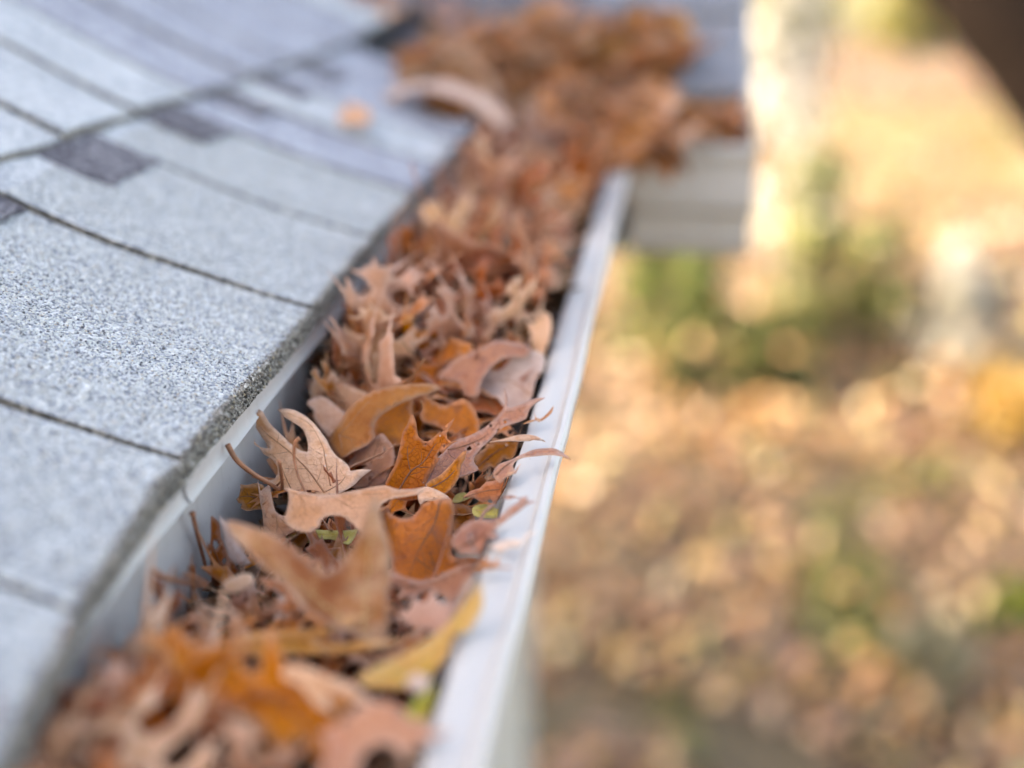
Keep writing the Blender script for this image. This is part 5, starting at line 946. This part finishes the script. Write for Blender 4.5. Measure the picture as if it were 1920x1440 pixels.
GREEN = [(.17, .24, .08), (.26, .31, .10), (.12, .17, .07), (.38, .38, .13), (.08, .11, .05), (.26, .19, .11)]
YELL = [(.34, .31, .10), (.26, .27, .08), (.38, .32, .11), (.16, .19, .06)]
shrub('pale_shrub', (.92, 10.0, GZ), .28, .26, 2.8, 1700, PALE, 'tall cream leaved shrub glowing in sun beside the return gutter', leaf=.06, seed=2, lean=(-.10, 0), clumps=26)
shrub('low_bush', (.05, 7.6, GZ), .46, .40, .95, 2800, GREEN + [(.20, .36, .06)], 'dark green low bush just right of the white gutter lip', leaf=.05, seed=3, group='low green bushes in the yard')
shrub('low_bush', (1.25, 8.4, GZ), .60, .40, .90, 2800, GREEN + YELL[:2], 'yellow green low bush below the cream shrub', leaf=.05, seed=4, group='low green bushes in the yard')
shrub('low_bush', (.60, 7.5, GZ), .55, .35, .55, 2000, GREEN, 'dull green low bush between the two brighter bushes', leaf=.05, seed=5, group='low green bushes in the yard')
shrub('pale_green_shrub', (1.05, 9.3, GZ), .34, .3, 1.15, 2600, [(.50, .52, .34), (.42, .45, .22), (.56, .55, .44), (.28, .32, .12), (.14, .18, .06)], 'pale yellow green shrub at the foot of the cream shrub', leaf=.06, seed=17)
shrub('white_bush', (2.0, 8.4, GZ), .34, .28, .72, 4200, [(.88, .87, .86), (.82, .81, .77), (.66, .65, .58), (.40, .41, .30)], 'white flowering low bush at right edge of the yard', leaf=.06, seed=6)
shrub('golden_bush', (2.10, 7.0, GZ), .30, .28, .55, 1500, [(.70, .46, .14), (.60, .36, .10), (.74, .56, .26), (.44, .34, .10)], 'golden yellow bush at the right edge below the white bush', leaf=.05, seed=18)
shrub('sage_plant', (1.28, 4.35, GZ), .30, .26, .28, 900, [(.34, .33, .24), (.26, .27, .18), (.44, .42, .32)], 'grey green sage plant near the bottom right corner', leaf=.04, seed=19, clumps=14)
shrub('green_tuft', (1.72, 4.9, GZ), .30, .2, .25, 500, [(.20, .28, .03), (.14, .2, .03)], 'small bright green tuft at the right edge of the leaf litter', leaf=.05, seed=7, clumps=10, stems=3)
shrub('yellow_shrub', (3.9, 24.0, GZ), 1.2, 1.0, 1.7, 1500, YELL, 'yellow green shrub beyond the driveway', leaf=.13, seed=8)
shrub('yellow_shrub', (1.9, 28.0, GZ), 1.6, 1.0, 2.4, 1500, [(.40, .33, .12), (.30, .27, .12), (.24, .22, .08)], 'olive tan shrub far beyond the driveway', leaf=.14, seed=12)
shrub('far_bush', (7.4, 30.0, GZ), 2.0, 1.0, 2.6, 1600, GREEN + YELL, 'dark green bush at the far edge of the lawn', leaf=.14, seed=13)

# leaning tree at the upper right
tree = empty('leaning_tree', (4.30, 8.2, GZ)); tag(tree, 'dark leaning tree trunk crossing the upper right corner', 'tree')
M_bark = plain_mat('tree_bark_shaded', (.014, .010, .009), .9, .45, 22, bump=.8, spec=.08)  # darker than real bark: the trunk's shade is put into the base colour
tp = crom([(0, 0, -.05), (-.42, 0, .38), (-1.12, 0, 1.12), (-1.90, 0, 1.92), (-2.52, 0, 2.62), (-3.05, .1, 3.5), (-3.4, .3, 4.6), (-3.6, .5, 5.8)], 6)
V, Fc = tube(tp, [.50 - .006 * k for k in range(len(tp))], 14)
for i, p in enumerate(V):
    V[i] = p + (p - tp[min(i // 14, len(tp) - 1)] if i < len(tp) * 14 else Vector()) * .10 * noise.noise(p * 5)
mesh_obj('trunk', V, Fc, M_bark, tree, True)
rb = random.Random(4); CL = []
for k in range(9):
    s = tp[rb.randint(len(tp) - 12, len(tp) - 1)]; a = rb.uniform(0, 6.283); L = rb.uniform(1.2, 2.4)
    e = s + Vector((math.cos(a) * L, math.sin(a) * L, rb.uniform(.6, 1.8))); m_ = (s + e) / 2 + Vector((0, 0, .2))
    pts = crom([s, m_, e], 5); V, Fc = tube(pts, [.10 * (1 - .8 * i / len(pts)) for i in range(len(pts))], 6)
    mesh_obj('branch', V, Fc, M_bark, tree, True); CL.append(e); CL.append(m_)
CLa = np.array([tuple(c) for c in CL])
def crown(rng):
    c = CLa[rng.integers(len(CLa))]; d = rng.normal(size=3) * .45
    return c + d, .05 + .05 * rng.random(), GC[rng.integers(len(GC))] * .8, tuple(rng.normal(size=3))
litter('crown', 1300, crown, M_fol, .06, tree, 21)

oak = empty('dapple_oak', (-8.6, 1.9, GZ)); tag(oak, 'unseen broad oak added on the sunny side to dapple the yard', 'tree')  # unseen tree, added so that its crown breaks the sun into flecks
tp = crom([(0, 0, -.05), (.1, .05, 1.6), (-.05, .1, 3.2), (.1, 0, 5.0), (.0, .1, 6.6)], 5)
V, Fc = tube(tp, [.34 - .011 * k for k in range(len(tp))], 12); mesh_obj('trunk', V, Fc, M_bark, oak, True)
rb = random.Random(8); CL = []
for k in range(22):
    s = tp[rb.randint(len(tp) - 12, len(tp) - 1)]; a = rb.uniform(0, 6.283); L = rb.uniform(.9, 3.3)
    e = Vector((math.cos(a) * L * .7, math.sin(a) * L * 1.15, rb.uniform(4.6, 7.6))); m_ = (s + e) / 2 + Vector((0, 0, -.15))
    pts = crom([s, m_, e], 5); V, Fc = tube(pts, [.09 * (1 - .8 * i / len(pts)) for i in range(len(pts))], 6)
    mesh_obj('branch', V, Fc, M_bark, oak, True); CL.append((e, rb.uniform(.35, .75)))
    if rb.random() < .6: CL.append((m_ + Vector((0, 0, .3)), rb.uniform(.3, .55)))
def crown2(rng):
    c, r = CL[rng.integers(len(CL))]; d = rng.normal(size=3) * r * .62
    return np.array(c) + d, .07 + .06 * rng.random(), GC[rng.integers(len(GC))] * .7, tuple(rng.normal(size=3))
litter('crown', 2600, crown2, M_fol, .08, oak, 22)
